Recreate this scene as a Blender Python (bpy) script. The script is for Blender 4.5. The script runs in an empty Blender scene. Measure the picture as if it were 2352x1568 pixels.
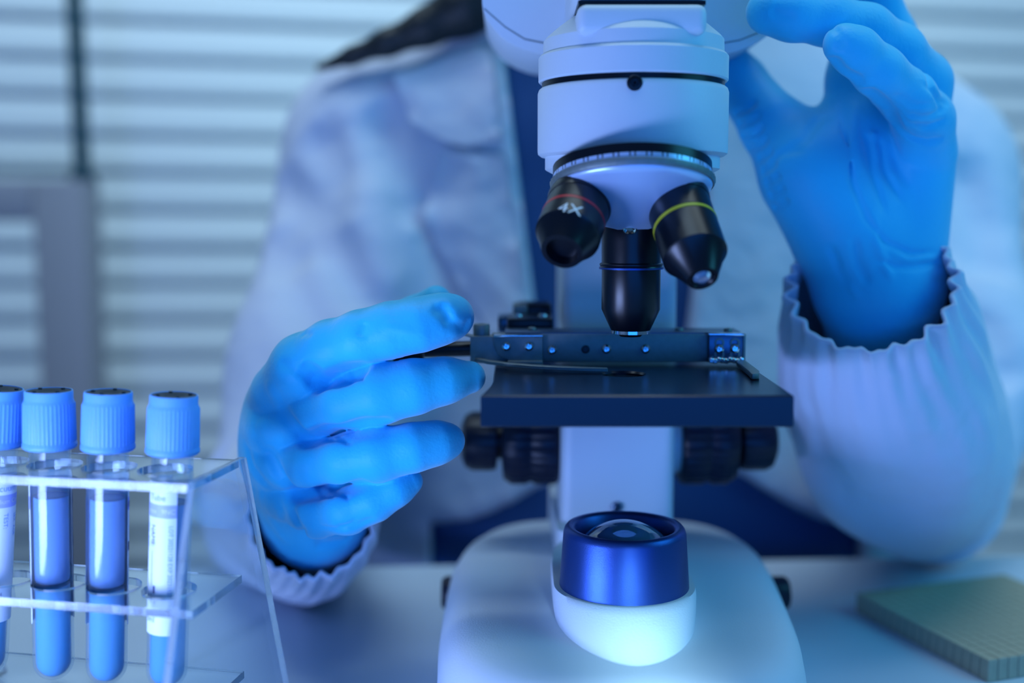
import bpy, bmesh, math, random
import numpy as np
from mathutils import Vector, Matrix
random.seed(7); np.random.seed(7)
sc = bpy.context.scene
COL = sc.collection
R = math.radians
F_PX, CXP, CYP = 2600.0, 1176.0, 784.0
CAM_H = 0.21
PITCH = math.atan(287/2600)

# ---------------------------------------------------------------- camera
cam_d = bpy.data.cameras.new('camera'); cam = bpy.data.objects.new('camera', cam_d); COL.objects.link(cam)
cam.location = (0, 0, CAM_H); cam.rotation_euler = (R(90)-PITCH, 0, 0)
cam_d.sensor_width = 36; cam_d.lens = F_PX/2352*36
cam_d.clip_start = 0.01; cam_d.clip_end = 20
cam_d.dof.use_dof = True; cam_d.dof.focus_distance = 0.455
cam_d.dof.aperture_fstop = (cam_d.lens/1000)/0.0140; cam_d.dof.aperture_blades = 0
sc.camera = cam
# ---------------------------------------------------------------- world, lights, exposure
sc.view_settings.view_transform = 'Standard'; sc.view_settings.look = 'None'
sc.view_settings.gamma = 1; sc.view_settings.use_curve_mapping = False
sc.view_settings.exposure = -0.18
w = bpy.data.worlds.new('world'); sc.world = w; w.use_nodes = True
bg = w.node_tree.nodes['Background']
bg.inputs[0].default_value = (0.10, 0.29, 0.60, 1); bg.inputs[1].default_value = 0.28
try:
    sc.cycles.use_denoising = True
    sc.cycles.max_bounces = 14; sc.cycles.transmission_bounces = 14; sc.cycles.transparent_max_bounces = 12
    sc.cycles.caustics_refractive = False; sc.cycles.caustics_reflective = False
    sc.cycles.sample_clamp_indirect = 4.0
except Exception: pass

def area(name, loc, to, size, power, color, spread=180):
    l = bpy.data.lights.new(name, 'AREA'); o = bpy.data.objects.new(name, l); COL.objects.link(o)
    l.shape = 'RECTANGLE'; l.size, l.size_y = size; l.energy = power; l.color = color; l.spread = R(spread)
    o.location = loc; o.rotation_euler = (Vector(to)-Vector(loc)).to_track_quat('-Z', 'Y').to_euler()
    return o
area('blue_led_panel_low_left', (-0.27, 0.21, 0.012), (-0.05, 0.46, 0.15), (0.20, 0.12), 3.5, (0.33, 0.47, 1.0))
area('blue_led_panel_low_front', (0.18, -0.45, 0.07), (0.10, 0.50, 0.10), (0.9, 0.5), 4.6, (0.01, 0.20, 1.0))
area('cyan_panel_right', (0.80, 0.30, 0.60), (0.10, 0.60, 0.12), (0.5, 0.5), 4.2, (0.06, 0.52, 0.80))
area('soft_ceiling_panel', (-0.10, 0.30, 1.25), (0.05, 0.60, 0.1), (0.6, 0.4), 3.9, (0.40, 0.58, 0.76))
area('blind_wash_light', (0.0, 0.62, 1.55), (0.05, 1.5, 0.25), (1.8, 0.3), 15.0, (0.56, 0.72, 0.80), 115)
sp = bpy.data.lights.new('housing_glow_spot', 'SPOT'); so = bpy.data.objects.new('housing_glow_spot', sp); COL.objects.link(so)  # unseen spot, added to imitate the glow on the lamp housing
so.location = (0.065, 0.16, 0.11); so.rotation_euler = (Vector((0.0485, 0.415, 0.048))-so.location).to_track_quat('-Z', 'Y').to_euler()
sp.energy = 10; sp.color = (0.52, 0.85, 1.0); sp.spot_size = R(11); sp.spot_blend = 1.0; sp.shadow_soft_size = 0.02

# ---------------------------------------------------------------- helpers
def P(px, py, Y):
    """world point on the plane y=Y seen at photograph pixel (px,py)"""
    u, v = (px-CXP)/F_PX, (CYP-py)/F_PX
    c, s = math.cos(PITCH), math.sin(PITCH)
    d = Vector((u, c+v*s, -s+v*c))
    return Vector((0, 0, CAM_H)) + d*(Y/d.y)
def PZ(px, py, z):
    u, v = (px-CXP)/F_PX, (CYP-py)/F_PX
    c, s = math.cos(PITCH), math.sin(PITCH)
    d = Vector((u, c+v*s, -s+v*c))
    return Vector((0, 0, CAM_H)) + d*((z-CAM_H)/d.z)

def mat(name, col, rough=0.5, metal=0.0, bump=None, trans=0.0, ior=1.45, spec=0.5, vary=0.0, vscale=30, sheen=0, sss=0, coat=0):
    m = bpy.data.materials.new(name); m.use_nodes = True
    nt = m.node_tree; b = nt.nodes['Principled BSDF']
    b.inputs['Base Color'].default_value = (*col, 1)
    b.inputs['Roughness'].default_value = rough; b.inputs['Metallic'].default_value = metal
    b.inputs['IOR'].default_value = ior; b.inputs['Transmission Weight'].default_value = trans
    b.inputs['Specular IOR Level'].default_value = spec
    b.inputs['Sheen Weight'].default_value = sheen
    b.inputs['Coat Weight'].default_value = coat
    if sss:
        b.inputs['Subsurface Weight'].default_value = sss; b.inputs['Subsurface Scale'].default_value = 0.004
    tc = nt.nodes.new('ShaderNodeTexCoord')
    if vary:
        n = nt.nodes.new('ShaderNodeTexNoise'); n.inputs['Scale'].default_value = vscale; n.inputs['Detail'].default_value = 4
        mx = nt.nodes.new('ShaderNodeMix'); mx.data_type = 'RGBA'
        mx.inputs[6].default_value = (*[c*(1-vary) for c in col], 1); mx.inputs[7].default_value = (*[min(1, c*(1+vary)) for c in col], 1)
        nt.links.new(tc.outputs['Object'], n.inputs['Vector']); nt.links.new(n.outputs['Fac'], mx.inputs[0]); nt.links.new(mx.outputs[2], b.inputs['Base Color'])
    prev = None
    for (scale, strength, dist) in (bump or []):
        n = nt.nodes.new('ShaderNodeTexNoise'); n.inputs['Scale'].default_value = scale; n.inputs['Detail'].default_value = 3
        nt.links.new(tc.outputs['Object'], n.inputs['Vector'])
        bp = nt.nodes.new('ShaderNodeBump'); bp.inputs['Strength'].default_value = strength; bp.inputs['Distance'].default_value = dist
        nt.links.new(n.outputs['Fac'], bp.inputs['Height'])
        if prev: nt.links.new(prev.outputs['Normal'], bp.inputs['Normal'])
        prev = bp
    if prev: nt.links.new(prev.outputs['Normal'], b.inputs['Normal'])
    return m

M = {}
M['white'] = mat('white_plastic', (0.60, 0.68, 0.76), 0.42, bump=[(900, 0.15, 0.0004)])
M['white_grain'] = mat('white_textured_paint', (0.60, 0.68, 0.78), 0.45, bump=[(1400, 0.35, 0.0004)])
M['black'] = mat('black_metal', (0.003, 0.005, 0.010), 0.30, spec=0.38)
M['black_rubber'] = mat('black_plastic', (0.004, 0.007, 0.022), 0.38, spec=0.35)
M['stage'] = mat('stage_black', (0.002, 0.006, 0.020), 0.26, spec=0.5)
M['cup'] = mat('anodised_blue_black', (0.03, 0.08, 0.30), 0.38, metal=0.85, bump=[(2500, 0.25, 0.0002)])
M['steel'] = mat('brushed_steel', (0.19, 0.23, 0.235), 0.50, metal=0.55, bump=[(1800, 0.35, 0.0003)], vary=0.15, vscale=400)
M['steel_dark'] = mat('dark_steel', (0.08, 0.13, 0.20), 0.30, metal=0.9, bump=[(1800, 0.2, 0.0002)])
M['chrome'] = mat('chrome', (0.75, 0.80, 0.85), 0.12, metal=1.0)
M['turret'] = mat('satin_turret_metal', (0.50, 0.64, 0.92), 0.30, metal=0.35)
M['glass'] = mat('clear_glass', (0.93, 0.97, 1.0), 0.02, trans=1.0, ior=1.45)
M['lens'] = mat('coated_lens', (0.30, 0.55, 0.95), 0.03, trans=0.75, ior=1.6, coat=1.0)
M['acrylic'] = mat('clear_acrylic', (0.90, 0.96, 1.0), 0.03, trans=1.0, ior=1.47)
M['acrylic_edge'] = mat('sawn_acrylic_edge', (0.80, 0.90, 1.0), 0.12, trans=0.80, ior=1.45)
def thin_clear(name, tint, rough=0.03, ior=1.45, haze=0.04):
    m = bpy.data.materials.new(name); m.use_nodes = True; nt = m.node_tree; nt.nodes.clear()
    out = nt.nodes.new('ShaderNodeOutputMaterial'); t = nt.nodes.new('ShaderNodeBsdfTransparent'); t.inputs[0].default_value = (*tint, 1)
    g = nt.nodes.new('ShaderNodeBsdfGlossy'); g.inputs['Roughness'].default_value = rough; g.inputs[0].default_value = (0.95, 0.98, 1, 1)
    d = nt.nodes.new('ShaderNodeBsdfDiffuse'); d.inputs[0].default_value = (0.8, 0.9, 1, 1)
    lw = nt.nodes.new('ShaderNodeLayerWeight'); lw.inputs['Blend'].default_value = 0.5
    pw = nt.nodes.new('ShaderNodeMath'); pw.operation = 'POWER'; pw.inputs[1].default_value = 4.0; nt.links.new(lw.outputs['Facing'], pw.inputs[0])
    fr = nt.nodes.new('ShaderNodeMath'); fr.operation = 'MULTIPLY_ADD'; fr.inputs[1].default_value = 0.80; fr.inputs[2].default_value = 0.022; nt.links.new(pw.outputs[0], fr.inputs[0])
    m1 = nt.nodes.new('ShaderNodeMixShader'); m2 = nt.nodes.new('ShaderNodeMixShader'); m1.inputs[0].default_value = haze
    L_ = nt.links.new; L_(t.outputs[0], m1.inputs[1]); L_(d.outputs[0], m1.inputs[2]); L_(fr.outputs[0], m2.inputs[0]); L_(m1.outputs[0], m2.inputs[1]); L_(g.outputs[0], m2.inputs[2]); L_(m2.outputs[0], out.inputs[0])
    return m
M['tube'] = thin_clear('clear_tube_plastic', (0.95, 0.98, 1.0), 0.10, 1.45, 0.06)
M['panel'] = thin_clear('clear_acrylic_panel', (0.92, 0.97, 1.0), 0.03, 1.35, 0.06)
M['liquid'] = mat('blue_liquid', (0.20, 0.46, 0.95), 0.12, trans=0.35, ior=1.33, spec=0.25)
M['base_liquid'] = mat('cyan_tube_base', (0.03, 0.50, 0.95), 0.08, trans=0.4, ior=1.33)
M['cap'] = mat('light_blue_cap', (0.16, 0.42, 0.88), 0.45, sss=0.15)
M['stopper'] = mat('dark_stopper', (0.015, 0.03, 0.05), 0.6)
M['paper'] = mat('label_paper', (0.82, 0.88, 0.95), 0.5)
M['band'] = mat('label_band', (0.38, 0.44, 0.88), 0.5)
M['ink'] = mat('label_ink', (0.03, 0.05, 0.18), 0.6)
M['ink_blue'] = mat('label_blue_ink', (0.22, 0.36, 0.75), 0.6)
M['white_ink'] = mat('white_ink', (0.75, 0.80, 0.85), 0.5)
M['red'] = mat('red_ring', (0.45, 0.01, 0.02), 0.4)
M['yellow'] = mat('yellow_ring', (0.50, 0.48, 0.02), 0.4)
M['glove'] = mat('nitrile_glove', (0.022, 0.52, 0.84), 0.52, bump=[(700, 0.30, 0.0005), (110, 0.25, 0.0015)], spec=0.32, sheen=0.35)
M['coat'] = mat('lab_coat_cloth', (0.56, 0.62, 0.76), 0.85, bump=[(25, 0.5, 0.01)], sheen=0.1)
M['shirt'] = mat('navy_shirt', (0.02, 0.08, 0.24), 0.8)
M['trousers'] = mat('dark_trousers', (0.01, 0.02, 0.05), 0.8)
M['skin'] = mat('skin', (0.62, 0.42, 0.34), 0.5)
M['hair'] = mat('black_hair', (0.008, 0.012, 0.016), 0.45, bump=[(160, 0.6, 0.004)])
M['lip'] = mat('lips', (0.5, 0.2, 0.2), 0.5)
M['eye'] = mat('eye_white', (0.8, 0.8, 0.8), 0.3)
M['table'] = mat('white_tabletop', (0.56, 0.68, 0.82), 0.32)
M['slat'] = mat('blind_slat', (0.62, 0.72, 0.78), 0.55)
M['wall'] = mat('painted_wall', (0.35, 0.42, 0.46), 0.8, bump=[(60, 0.1, 0.002)])
M['floor'] = mat('floor_vinyl', (0.20, 0.24, 0.28), 0.5, vary=0.1, vscale=6)
M['frame_grey'] = mat('grey_painted_frame', (0.27, 0.29, 0.34), 0.5)
M['pole'] = mat('dark_green_pole', (0.02, 0.07, 0.09), 0.4)
M['tile'] = mat('beige_wood_tile', (0.46, 0.38, 0.27), 0.7, vary=0.25, vscale=120)
M['tile_gap'] = mat('tile_backing', (0.10, 0.10, 0.09), 0.8)

def finish(name, me, m, parent=None, smooth=40, world=None):
    me.name = name
    o = bpy.data.objects.new(name, me); COL.objects.link(o)
    if isinstance(m, (list, tuple)):
        for k in m: me.materials.append(k)
    elif m: me.materials.append(m)
    if smooth is not None:
        me.shade_smooth()
        if smooth < 180: me.set_sharp_from_angle(angle=R(smooth))
    if world is not None: o.matrix_world = world
    if parent is not None:
        o.parent = parent
    return o
def from_bm(name, bm, m, parent=None, smooth=40):
    me = bpy.data.meshes.new(name); bm.normal_update(); bm.to_mesh(me); bm.free()
    return finish(name, me, m, parent, smooth)
def empty(name, loc, rot=(0, 0, 0)):
    o = bpy.data.objects.new(name, None); COL.objects.link(o); o.location = loc; o.rotation_euler = rot
    o.empty_display_size = 0.02
    return o
def tag(o, label=None, cat=None, group=None, kind=None):
    if label: o['label'] = label
    if cat: o['category'] = cat
    if group: o['group'] = group
    if kind: o['kind'] = kind
    return o
def plabel(o, s): o['label'] = s; return o

def bm_box(bm, c, s, rot=None, bevel=0, seg=2):
    b2 = bmesh.new(); bmesh.ops.create_cube(b2, size=1)
    for v in b2.verts: v.co = Vector((v.co.x*s[0], v.co.y*s[1], v.co.z*s[2]))
    if bevel: bmesh.ops.bevel(b2, geom=list(b2.edges), offset=bevel, segments=seg, affect='EDGES', profile=0.5)
    if rot is not None: bmesh.ops.transform(b2, matrix=rot.to_4x4(), verts=b2.verts)
    bmesh.ops.translate(b2, vec=Vector(c), verts=b2.verts)
    me = bpy.data.meshes.new('t'); b2.to_mesh(me); b2.free(); bm.from_mesh(me); bpy.data.meshes.remove(me)
def box(name, c, s, m, parent=None, rot=None, bevel=0.0005, seg=2):
    bm = bmesh.new(); bm_box(bm, c, s, rot, bevel, seg); return from_bm(name, bm, m, parent)

def frame_z(d, up=Vector((0, 1, 0))):
    d = Vector(d).normalized()
    x = up.cross(d)
    if x.length < 1e-4: x = Vector((1, 0, 0))
    x.normalize(); y = d.cross(x)
    return Matrix((x, y, d)).transposed()
def bm_lathe(bm, prof, seg, origin=(0, 0, 0), axis=(0, 0, 1), rfun=None, close=False):
    """profile of (r, z) revolved about axis; r==0 ends make poles"""
    Rm = frame_z(axis); O = Vector(origin); rings = []
    for k, (r, z) in enumerate(prof):
        if r <= 1e-7: rings.append([bm.verts.new(O + Rm @ Vector((0, 0, z)))]); continue
        ring = []
        for i in range(seg):
            a = 2*math.pi*i/seg; rr = r*(rfun(a, z, k) if rfun else 1)
            ring.append(bm.verts.new(O + Rm @ Vector((rr*math.cos(a), rr*math.sin(a), z))))
        rings.append(ring)
    pairs = list(zip(rings[:-1], rings[1:]))
    if close: pairs.append((rings[-1], rings[0]))
    for a, b in pairs:
        n = max(len(a), len(b))
        for i in range(n):
            j = (i+1) % n
            try:
                if len(a) == 1 and len(b) == 1: continue
                if len(a) == 1: bm.faces.new((a[0], b[j], b[i]))
                elif len(b) == 1: bm.faces.new((a[i], a[j], b[0]))
                else: bm.faces.new((a[i], a[j], b[j], b[i]))
            except ValueError: pass
def lathe(name, prof, m, parent=None, seg=64, origin=(0, 0, 0), axis=(0, 0, 1), rfun=None, close=False, smooth=35):
    bm = bmesh.new(); bm_lathe(bm, prof, seg, origin, axis, rfun, close)
    bmesh.ops.recalc_face_normals(bm, faces=bm.faces)
    return from_bm(name, bm, m, parent, smooth)
def bm_prism(bm, outline, T, depth):
    """outline in local (a,b), extruded along local c by depth; T maps local->world"""
    A = [bm.verts.new(T @ Vector((a, b, 0))) for a, b in outline]
    B = [bm.verts.new(T @ Vector((a, b, depth))) for a, b in outline]
    n = len(A)
    bm.faces.new(A[::-1]); bm.faces.new(B)
    for i in range(n): bm.faces.new((A[i], A[(i+1) % n], B[(i+1) % n], B[i]))
def prism(name, outline, T, depth, m, parent=None, bevel=0.0, seg=2, smooth=40):
    bm = bmesh.new(); bm_prism(bm, outline, T, depth)
    bmesh.ops.recalc_face_normals(bm, faces=bm.faces)
    if bevel: bmesh.ops.bevel(bm, geom=list(bm.edges), offset=bevel, segments=seg, affect='EDGES', profile=0.5, clamp_overlap=True)
    return from_bm(name, bm, m, parent, smooth)
XZ = lambda y: Matrix(((1, 0, 0, 0), (0, 0, 1, y), (0, 1, 0, 0), (0, 0, 0, 1)))    # (a,b)->(x,z), depth along +y
XY = lambda z: Matrix.Translation((0, 0, z))

def round_poly(pts, r, seg=6):
    out = []; n = len(pts)
    for i in range(n):
        p0, p1, p2 = Vector(pts[i-1]), Vector(pts[i]), Vector(pts[(i+1) % n])
        rr = r[i] if isinstance(r, (list, tuple)) else r
        if rr <= 0: out.append(tuple(p1)); continue
        a = (p0-p1).normalized(); b = (p2-p1).normalized()
        l = min(rr, (p0-p1).length*0.49, (p2-p1).length*0.49)
        s, e = p1+a*l, p1+b*l
        for k in range(seg+1):
            t = k/seg; out.append(tuple((1-t)**2*s + 2*(1-t)*t*p1 + t*t*e))
    return out

# ------------------------------------------------ signed distance fields -> mesh (surface nets)
class Field:
    def __init__(s, lo, hi, h):
        s.lo = np.array(lo, float); s.h = h
        s.n = np.ceil((np.array(hi)-s.lo)/h).astype(int)+1
        s.ax = [s.lo[i]+h*np.arange(s.n[i]) for i in range(3)]
        s.F = np.full(tuple(s.n), 1.0, np.float32)
    def blank(s): return np.full(tuple(s.n), 1.0, np.float32)
    def block(s, lo, hi):
        a = np.clip(np.floor((np.array(lo)-s.lo)/s.h).astype(int), 0, s.n); b = np.clip(np.ceil((np.array(hi)-s.lo)/s.h).astype(int)+1, 0, s.n)
        sl = tuple(slice(a[i], b[i]) for i in range(3))
        X = s.ax[0][sl[0]][:, None, None]; Y = s.ax[1][sl[1]][None, :, None]; Z = s.ax[2][sl[2]][None, None, :]
        return sl, X, Y, Z
    @staticmethod
    def smin(a, b, k):
        if k <= 0: return np.minimum(a, b)
        h = np.maximum(k-np.abs(a-b), 0)/k
        return np.minimum(a, b)-h*h*k*0.25
    def cone(s, A, a, ra, b, rb, k=0.003, sq=None):
        a, b = np.array(a, float), np.array(b, float); m = max(ra, rb)+k+4*s.h+0.006
        sl, X, Y, Z = s.block(np.minimum(a, b)-m, np.maximum(a, b)+m)
        if 0 in A[sl].shape: return
        d = b-a; L = max(float(d@d), 1e-12)
        t = np.clip(((X-a[0])*d[0]+(Y-a[1])*d[1]+(Z-a[2])*d[2])/L, 0, 1)
        q = np.sqrt((X-a[0]-t*d[0])**2*(sq[0] if sq else 1)+(Y-a[1]-t*d[1])**2*(sq[1] if sq else 1)+(Z-a[2]-t*d[2])**2*(sq[2] if sq else 1))-(ra+(rb-ra)*t)
        A[sl] = s.smin(A[sl], q.astype(np.float32), k)
    def chain(s, A, pts, k=0.003):
        for (a, ra), (b, rb) in zip(pts[:-1], pts[1:]): s.cone(A, a, ra, b, rb, k)
    def crease(s, A, pts, width, depth):
        """smooth groove (depth>0) or ridge (depth<0) along a polyline, tapering at its ends"""
        pts = [np.array(p, float) for p in pts]; m = width*3
        lo = np.min(pts, axis=0)-m; hi = np.max(pts, axis=0)+m
        sl, X, Y, Z = s.block(lo, hi)
        if 0 in A[sl].shape: return
        best = None; par = None; n = len(pts)-1
        for i in range(n):
            a, b = pts[i], pts[i+1]; d = b-a; L = max(float(d@d), 1e-12)
            t = np.clip(((X-a[0])*d[0]+(Y-a[1])*d[1]+(Z-a[2])*d[2])/L, 0, 1)
            q = (X-a[0]-t*d[0])**2+(Y-a[1]-t*d[1])**2+(Z-a[2]-t*d[2])**2
            u = (i+t)/n
            if best is None: best, par = q, u+0*q
            else:
                par = np.where(q < best, u, par); best = np.minimum(best, q)
        A[sl] += (depth*np.exp(-best/(width*width))*np.clip(4*par*(1-par)*1.6, 0, 1)).astype(np.float32)
    def surf(s, A, px, py):
        Ys = np.arange(s.lo[1], s.ax[1][-1], s.h*0.5)
        for Y in Ys:
            q = P(px, py, float(Y)); k = [int(round((q[i]-s.lo[i])/s.h)) for i in range(3)]
            if any(k[i] < 0 or k[i] >= s.n[i] for i in range(3)): continue
            if A[k[0], k[1], k[2]] < 0: return q
        return None
    def pcrease(s, A, pts, width, depth):
        q = []
        for i, (x, y) in enumerate(pts):
            a = s.surf(A, x, y)
            if a is not None: q.append(a)
        if len(q) > 1: s.crease(A, q, width, depth)
    def mesh(s, name, F=None):
        F = s.F if F is None else F
        S = F < 0; nx, ny, nz = F.shape
        cells = np.zeros((nx-1, ny-1, nz-1), np.int8)
        cs = [(i, j, k) for i in (0, 1) for j in (0, 1) for k in (0, 1)]
        for i, j, k in cs: cells += S[i:nx-1+i, j:ny-1+j, k:nz-1+k]
        act = np.argwhere((cells > 0) & (cells < 8))
        vals = {c: F[act[:, 0]+c[0], act[:, 1]+c[1], act[:, 2]+c[2]].astype(float) for c in cs}
        acc = np.zeros((len(act), 3)); cnt = np.zeros(len(act))
        for ax in range(3):
            for c in cs:
                if c[ax]: continue
                c2 = list(c); c2[ax] = 1; c2 = tuple(c2)
                a, b = vals[c], vals[c2]; mk = (a < 0) != (b < 0)
                t = np.where(mk, a/np.where(mk, a-b, 1), 0)
                p = np.tile(np.array(c, float), (len(act), 1)); p[:, ax] += t
                acc[mk] += p[mk]; cnt[mk] += 1
        V = (act+acc/cnt[:, None])*s.h+s.lo
        idx = np.full((nx-1, ny-1, nz-1), -1, np.int64); idx[tuple(act.T)] = np.arange(len(act))
        Q = []
        for ax in range(3):
            o1, o2 = (ax+1) % 3, (ax+2) % 3
            a = np.take(S, range(0, F.shape[ax]-1), axis=ax); b = np.take(S, range(1, F.shape[ax]), axis=ax)
            e = np.argwhere(a != b)
            e = e[(e[:, o1] > 0) & (e[:, o2] > 0) & (e[:, o1] < F.shape[o1]-1) & (e[:, o2] < F.shape[o2]-1)]
            def g(d1, d2):
                q = e.copy(); q[:, o1] += d1; q[:, o2] += d2; return idx[tuple(q.T)]
            quad = np.stack([g(-1, -1), g(0, -1), g(0, 0), g(-1, 0)], 1)
            ins = S[tuple(e.T)]
            quad[~ins] = quad[~ins][:, ::-1]
            Q.append(quad)
        Q = np.concatenate(Q); Q = Q[(Q >= 0).all(1)]
        me = bpy.data.meshes.new(name); me.vertices.add(len(V)); me.vertices.foreach_set('co', V.astype(np.float32).ravel())
        me.loops.add(Q.size); me.loops.foreach_set('vertex_index', Q.astype(np.int32).ravel())
        me.polygons.add(len(Q)); me.polygons.foreach_set('loop_start', np.arange(0, Q.size, 4, dtype=np.int32))
        me.update(calc_edges=True); me.validate()
        return me

def text_mesh(txt, size, extrude=0.0, align='LEFT'):
    c = bpy.data.curves.new('t', 'FONT'); c.body = txt; c.size = size; c.extrude = extrude; c.align_x = align; c.resolution_u = 3
    o = bpy.data.objects.new('t', c); COL.objects.link(o)
    dg = bpy.context.evaluated_depsgraph_get()
    me = bpy.data.meshes.new_from_object(o.evaluated_get(dg))
    bpy.data.objects.remove(o); bpy.data.curves.remove(c)
    return me
def wrap_text(name, txt, size, r, phi, z, m, parent, rotated=False):
    """print wrapped on a cylinder of radius r: phi=0 faces -y, grows to the right"""
    me = text_mesh(txt, size)
    for v in me.vertices:
        x, y = v.co.x, v.co.y
        if rotated: x, y = y, -x
        a = phi+x/r
        v.co = Vector((r*math.sin(a), -r*math.cos(a), z+y))
    return finish(name, me, m, parent, None)

# ================================================================= SETTING
YAW = R(8.5)
table = box('table', (0.15, -0.02, -0.0125), (2.2, 1.38, 0.025), M['table'], bevel=0.002)
table.data.transform(Matrix.Rotation(R(3.0), 4, 'Z')); tag(table, 'white laboratory table top carrying the microscope and tube rack', 'table')
tl = []
for x, y in ((-0.8, -0.5), (1.0, -0.5), (-0.8, 0.5), (1.0, 0.55)):
    o = box('leg', (x, y, -0.39), (0.04, 0.04, 0.73), M['frame_grey'], table)
fl = box('floor', (0, 0.6, -0.77), (5, 5, 0.02), M['floor'], bevel=0); tag(fl, kind='structure')
wb = box('wall_back', (0, 0, 0), (5, 0.05, 3.2), M['wall'], bevel=0); wb.location = (0.15, 1.62, 0.82); wb.rotation_euler = (0, 0, YAW)
tag(wb, kind='structure')

# venetian blind
bl = empty('venetian_blind', (0, 1.434, 0), (0, R(0.75), YAW))
tag(bl, 'pale closed venetian blind covering the whole wall behind the person', 'blind')
bm = bmesh.new()
hw, N, th = 0.0255, 8, 0.0018
prof = []
for i in range(N+1):
    t = i/N*2-1; prof.append((t*hw, 0.0026*(1-t*t)))
ring = prof + [(a, b-th) for a, b in prof[::-1]]
Tm = Matrix.Rotation(R(77), 4, 'X')
E = []
for x in (-1.55, 1.55):
    E.append([bm.verts.new(Tm @ Vector((x, a, b))) for a, b in ring])
n = len(ring)
for i in range(n): bm.faces.new((E[0][i], E[0][(i+1) % n], E[1][(i+1) % n], E[1][i]))
bm.faces.new(E[0][::-1]); bm.faces.new(E[1])
bmesh.ops.recalc_face_normals(bm, faces=bm.faces)
slat_me = bpy.data.meshes.new('slat'); bm.to_mesh(slat_me); bm.free(); slat_me.materials.append(M['slat']); slat_me.shade_smooth(); slat_me.set_sharp_from_angle(angle=R(50))
for k in range(38):
    o = bpy.data.objects.new('slat', slat_me); COL.objects.link(o); o.parent = bl; o.location = (0, 0, 0.0215+0.044*(k-17)+0.210-0.0345)
    o.rotation_euler = (R(random.uniform(-2.2, 2.2)), R(random.uniform(-0.12, 0.12)), 0)
for x in (-1.15, -0.05, 1.1):
    bm = bmesh.new(); bm_lathe(bm, [(0, -0.7), (0.0009, -0.7), (0.0009, 1.0), (0, 1.0)], 8, (x, -0.030, 0)); from_bm('ladder_cord', bm, M['slat'], bl)
box('head_rail', (0, 0, 1.17), (3.1, 0.06, 0.04), M['slat'], bl)

# background cart frame and pole
ct = empty('equipment_cart', (-0.48, 1.15, -0.76)); tag(ct, 'grey metal cart frame standing before the blind at far left', 'cart')
def wbox(name, x0, x1, y0, y1, z0, z1, m, parent, bevel=0.002):
    o = box(name, ((x0+x1)/2, (y0+y1)/2, (z0+z1)/2), (x1-x0, y1-y0, z1-z0), m, parent, bevel=bevel)
    o.data.transform(Matrix.Translation(-parent.location)); return o
wbox('top_bar', -0.95, -0.4765, 1.13, 1.17, 0.205, 0.246, M['frame_grey'], ct)
wbox('post', -0.476, -0.425, 1.13, 1.18, -0.74, 0.246, M['frame_grey'], ct)
wbox('post', -0.95, -0.90, 1.13, 1.18, -0.74, 0.2, M['frame_grey'], ct)
wbox('side_panel', -0.49, -0.455, 1.181, 1.20, -0.70, 0.05, M['trousers'], ct)
wbox('shelf', -0.95, -0.43, 1.13, 1.24, -0.45, -0.43, M['frame_grey'], ct)
wbox('foot', -0.95, -0.42, 1.10, 1.24, -0.76, -0.74, M['frame_grey'], ct)
pl = empty('pole', (-0.44, 1.16, 0.246)); tag(pl, 'dark vertical rod rising from the grey cart in front of the blind', 'pole')
Ptop = P(168, -60, 1.16); Pbot = Vector((P(190, 400, 1.16).x, 1.16, 0.246))
pl.location = Pbot
lathe('rod', [(0, 0), (0.0085, 0), (0.0085, (Ptop-Pbot).length+0.2), (0, (Ptop-Pbot).length+0.2)], M['pole'], pl, 24, (0, 0, 0), Ptop-Pbot)
lathe('clamp', [(0, 0), (0.013, 0), (0.013, 0.012), (0, 0.012)], M['pole'], pl, 24)

# ================================================================= MICROSCOPE
AX, AY = 0.0476, 0.455
mic = empty('microscope', (AX, AY, 0)); tag(mic, 'white binocular microscope with black stage and three objectives on the table', 'microscope')
def L(o):
    """objects are modelled in world space; shift into the microscope's frame"""
    o.data.transform(Matrix.Translation((-AX, -AY, 0))); o.parent = mic; return o
# base : superelliptic plan with crowned top
def base_outline(t, grow=1.0):
    pass
bm = bmesh.new()
def base_ring(z, inset):
    pts = []; Nn = 96
    cy = 0.500; 
    for i in range(Nn):
        a = 2*math.pi*i/Nn; ca, sa = math.cos(a), math.sin(a)
        e = 2/3.6
        hx = 0.0790-inset; hy = 0.125-inset
        x = hx*math.copysign(abs(ca)**e, ca); y = hy*math.copysign(abs(sa)**e, sa)
        x *= 1 + 0.62*(y+0.005) if y < 0.06 else 1.040
        pts.append(bm.verts.new((AX-0.0005+x+y*0.045, cy+y, z)))
    return pts
levels = [(0.002, 0.003), (0.004, 0.0005), (0.012, 0.0), (0.026, 0.0005), (0.034, 0.0022), (0.0395, 0.0055), (0.0425, 0.0095), (0.0440, 0.0145), (0.0449, 0.022), (0.0453, 0.034), (0.0455, 0.05)]
rings = [base_ring(z, i) for z, i in levels]
for a, b in zip(rings[:-1], rings[1:]):
    for i in range(96): bm.faces.new((a[i], a[(i+1) % 96], b[(i+1) % 96], b[i]))
bm.faces.new(rings[0][::-1]); bm.faces.new(rings[-1])
base = L(from_bm('base', bm, M['white_grain'], None, 60))
for sx in (-1, 1):
    for yy in (0.42, 0.585):
        L(lathe('rubber_foot', [(0, 0), (0.010, 0), (0.010, 0.0035), (0, 0.0035)], M['black_rubber'], None, 24, (AX+sx*0.05, yy, 0)))
for sx in (-1, 1):
    L(lathe('dial', [(0, -0.004), (0.0085, -0.004), (0.0085, 0.004), (0.007, 0.0062), (0, 0.0065)], M['black_rubber'], None, 32, (AX+0.004+sx*0.0805, 0.550, 0.0225), (sx, 0, 0), rfun=lambda a, z, k: 1+0.02*math.cos(24*a)))
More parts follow.
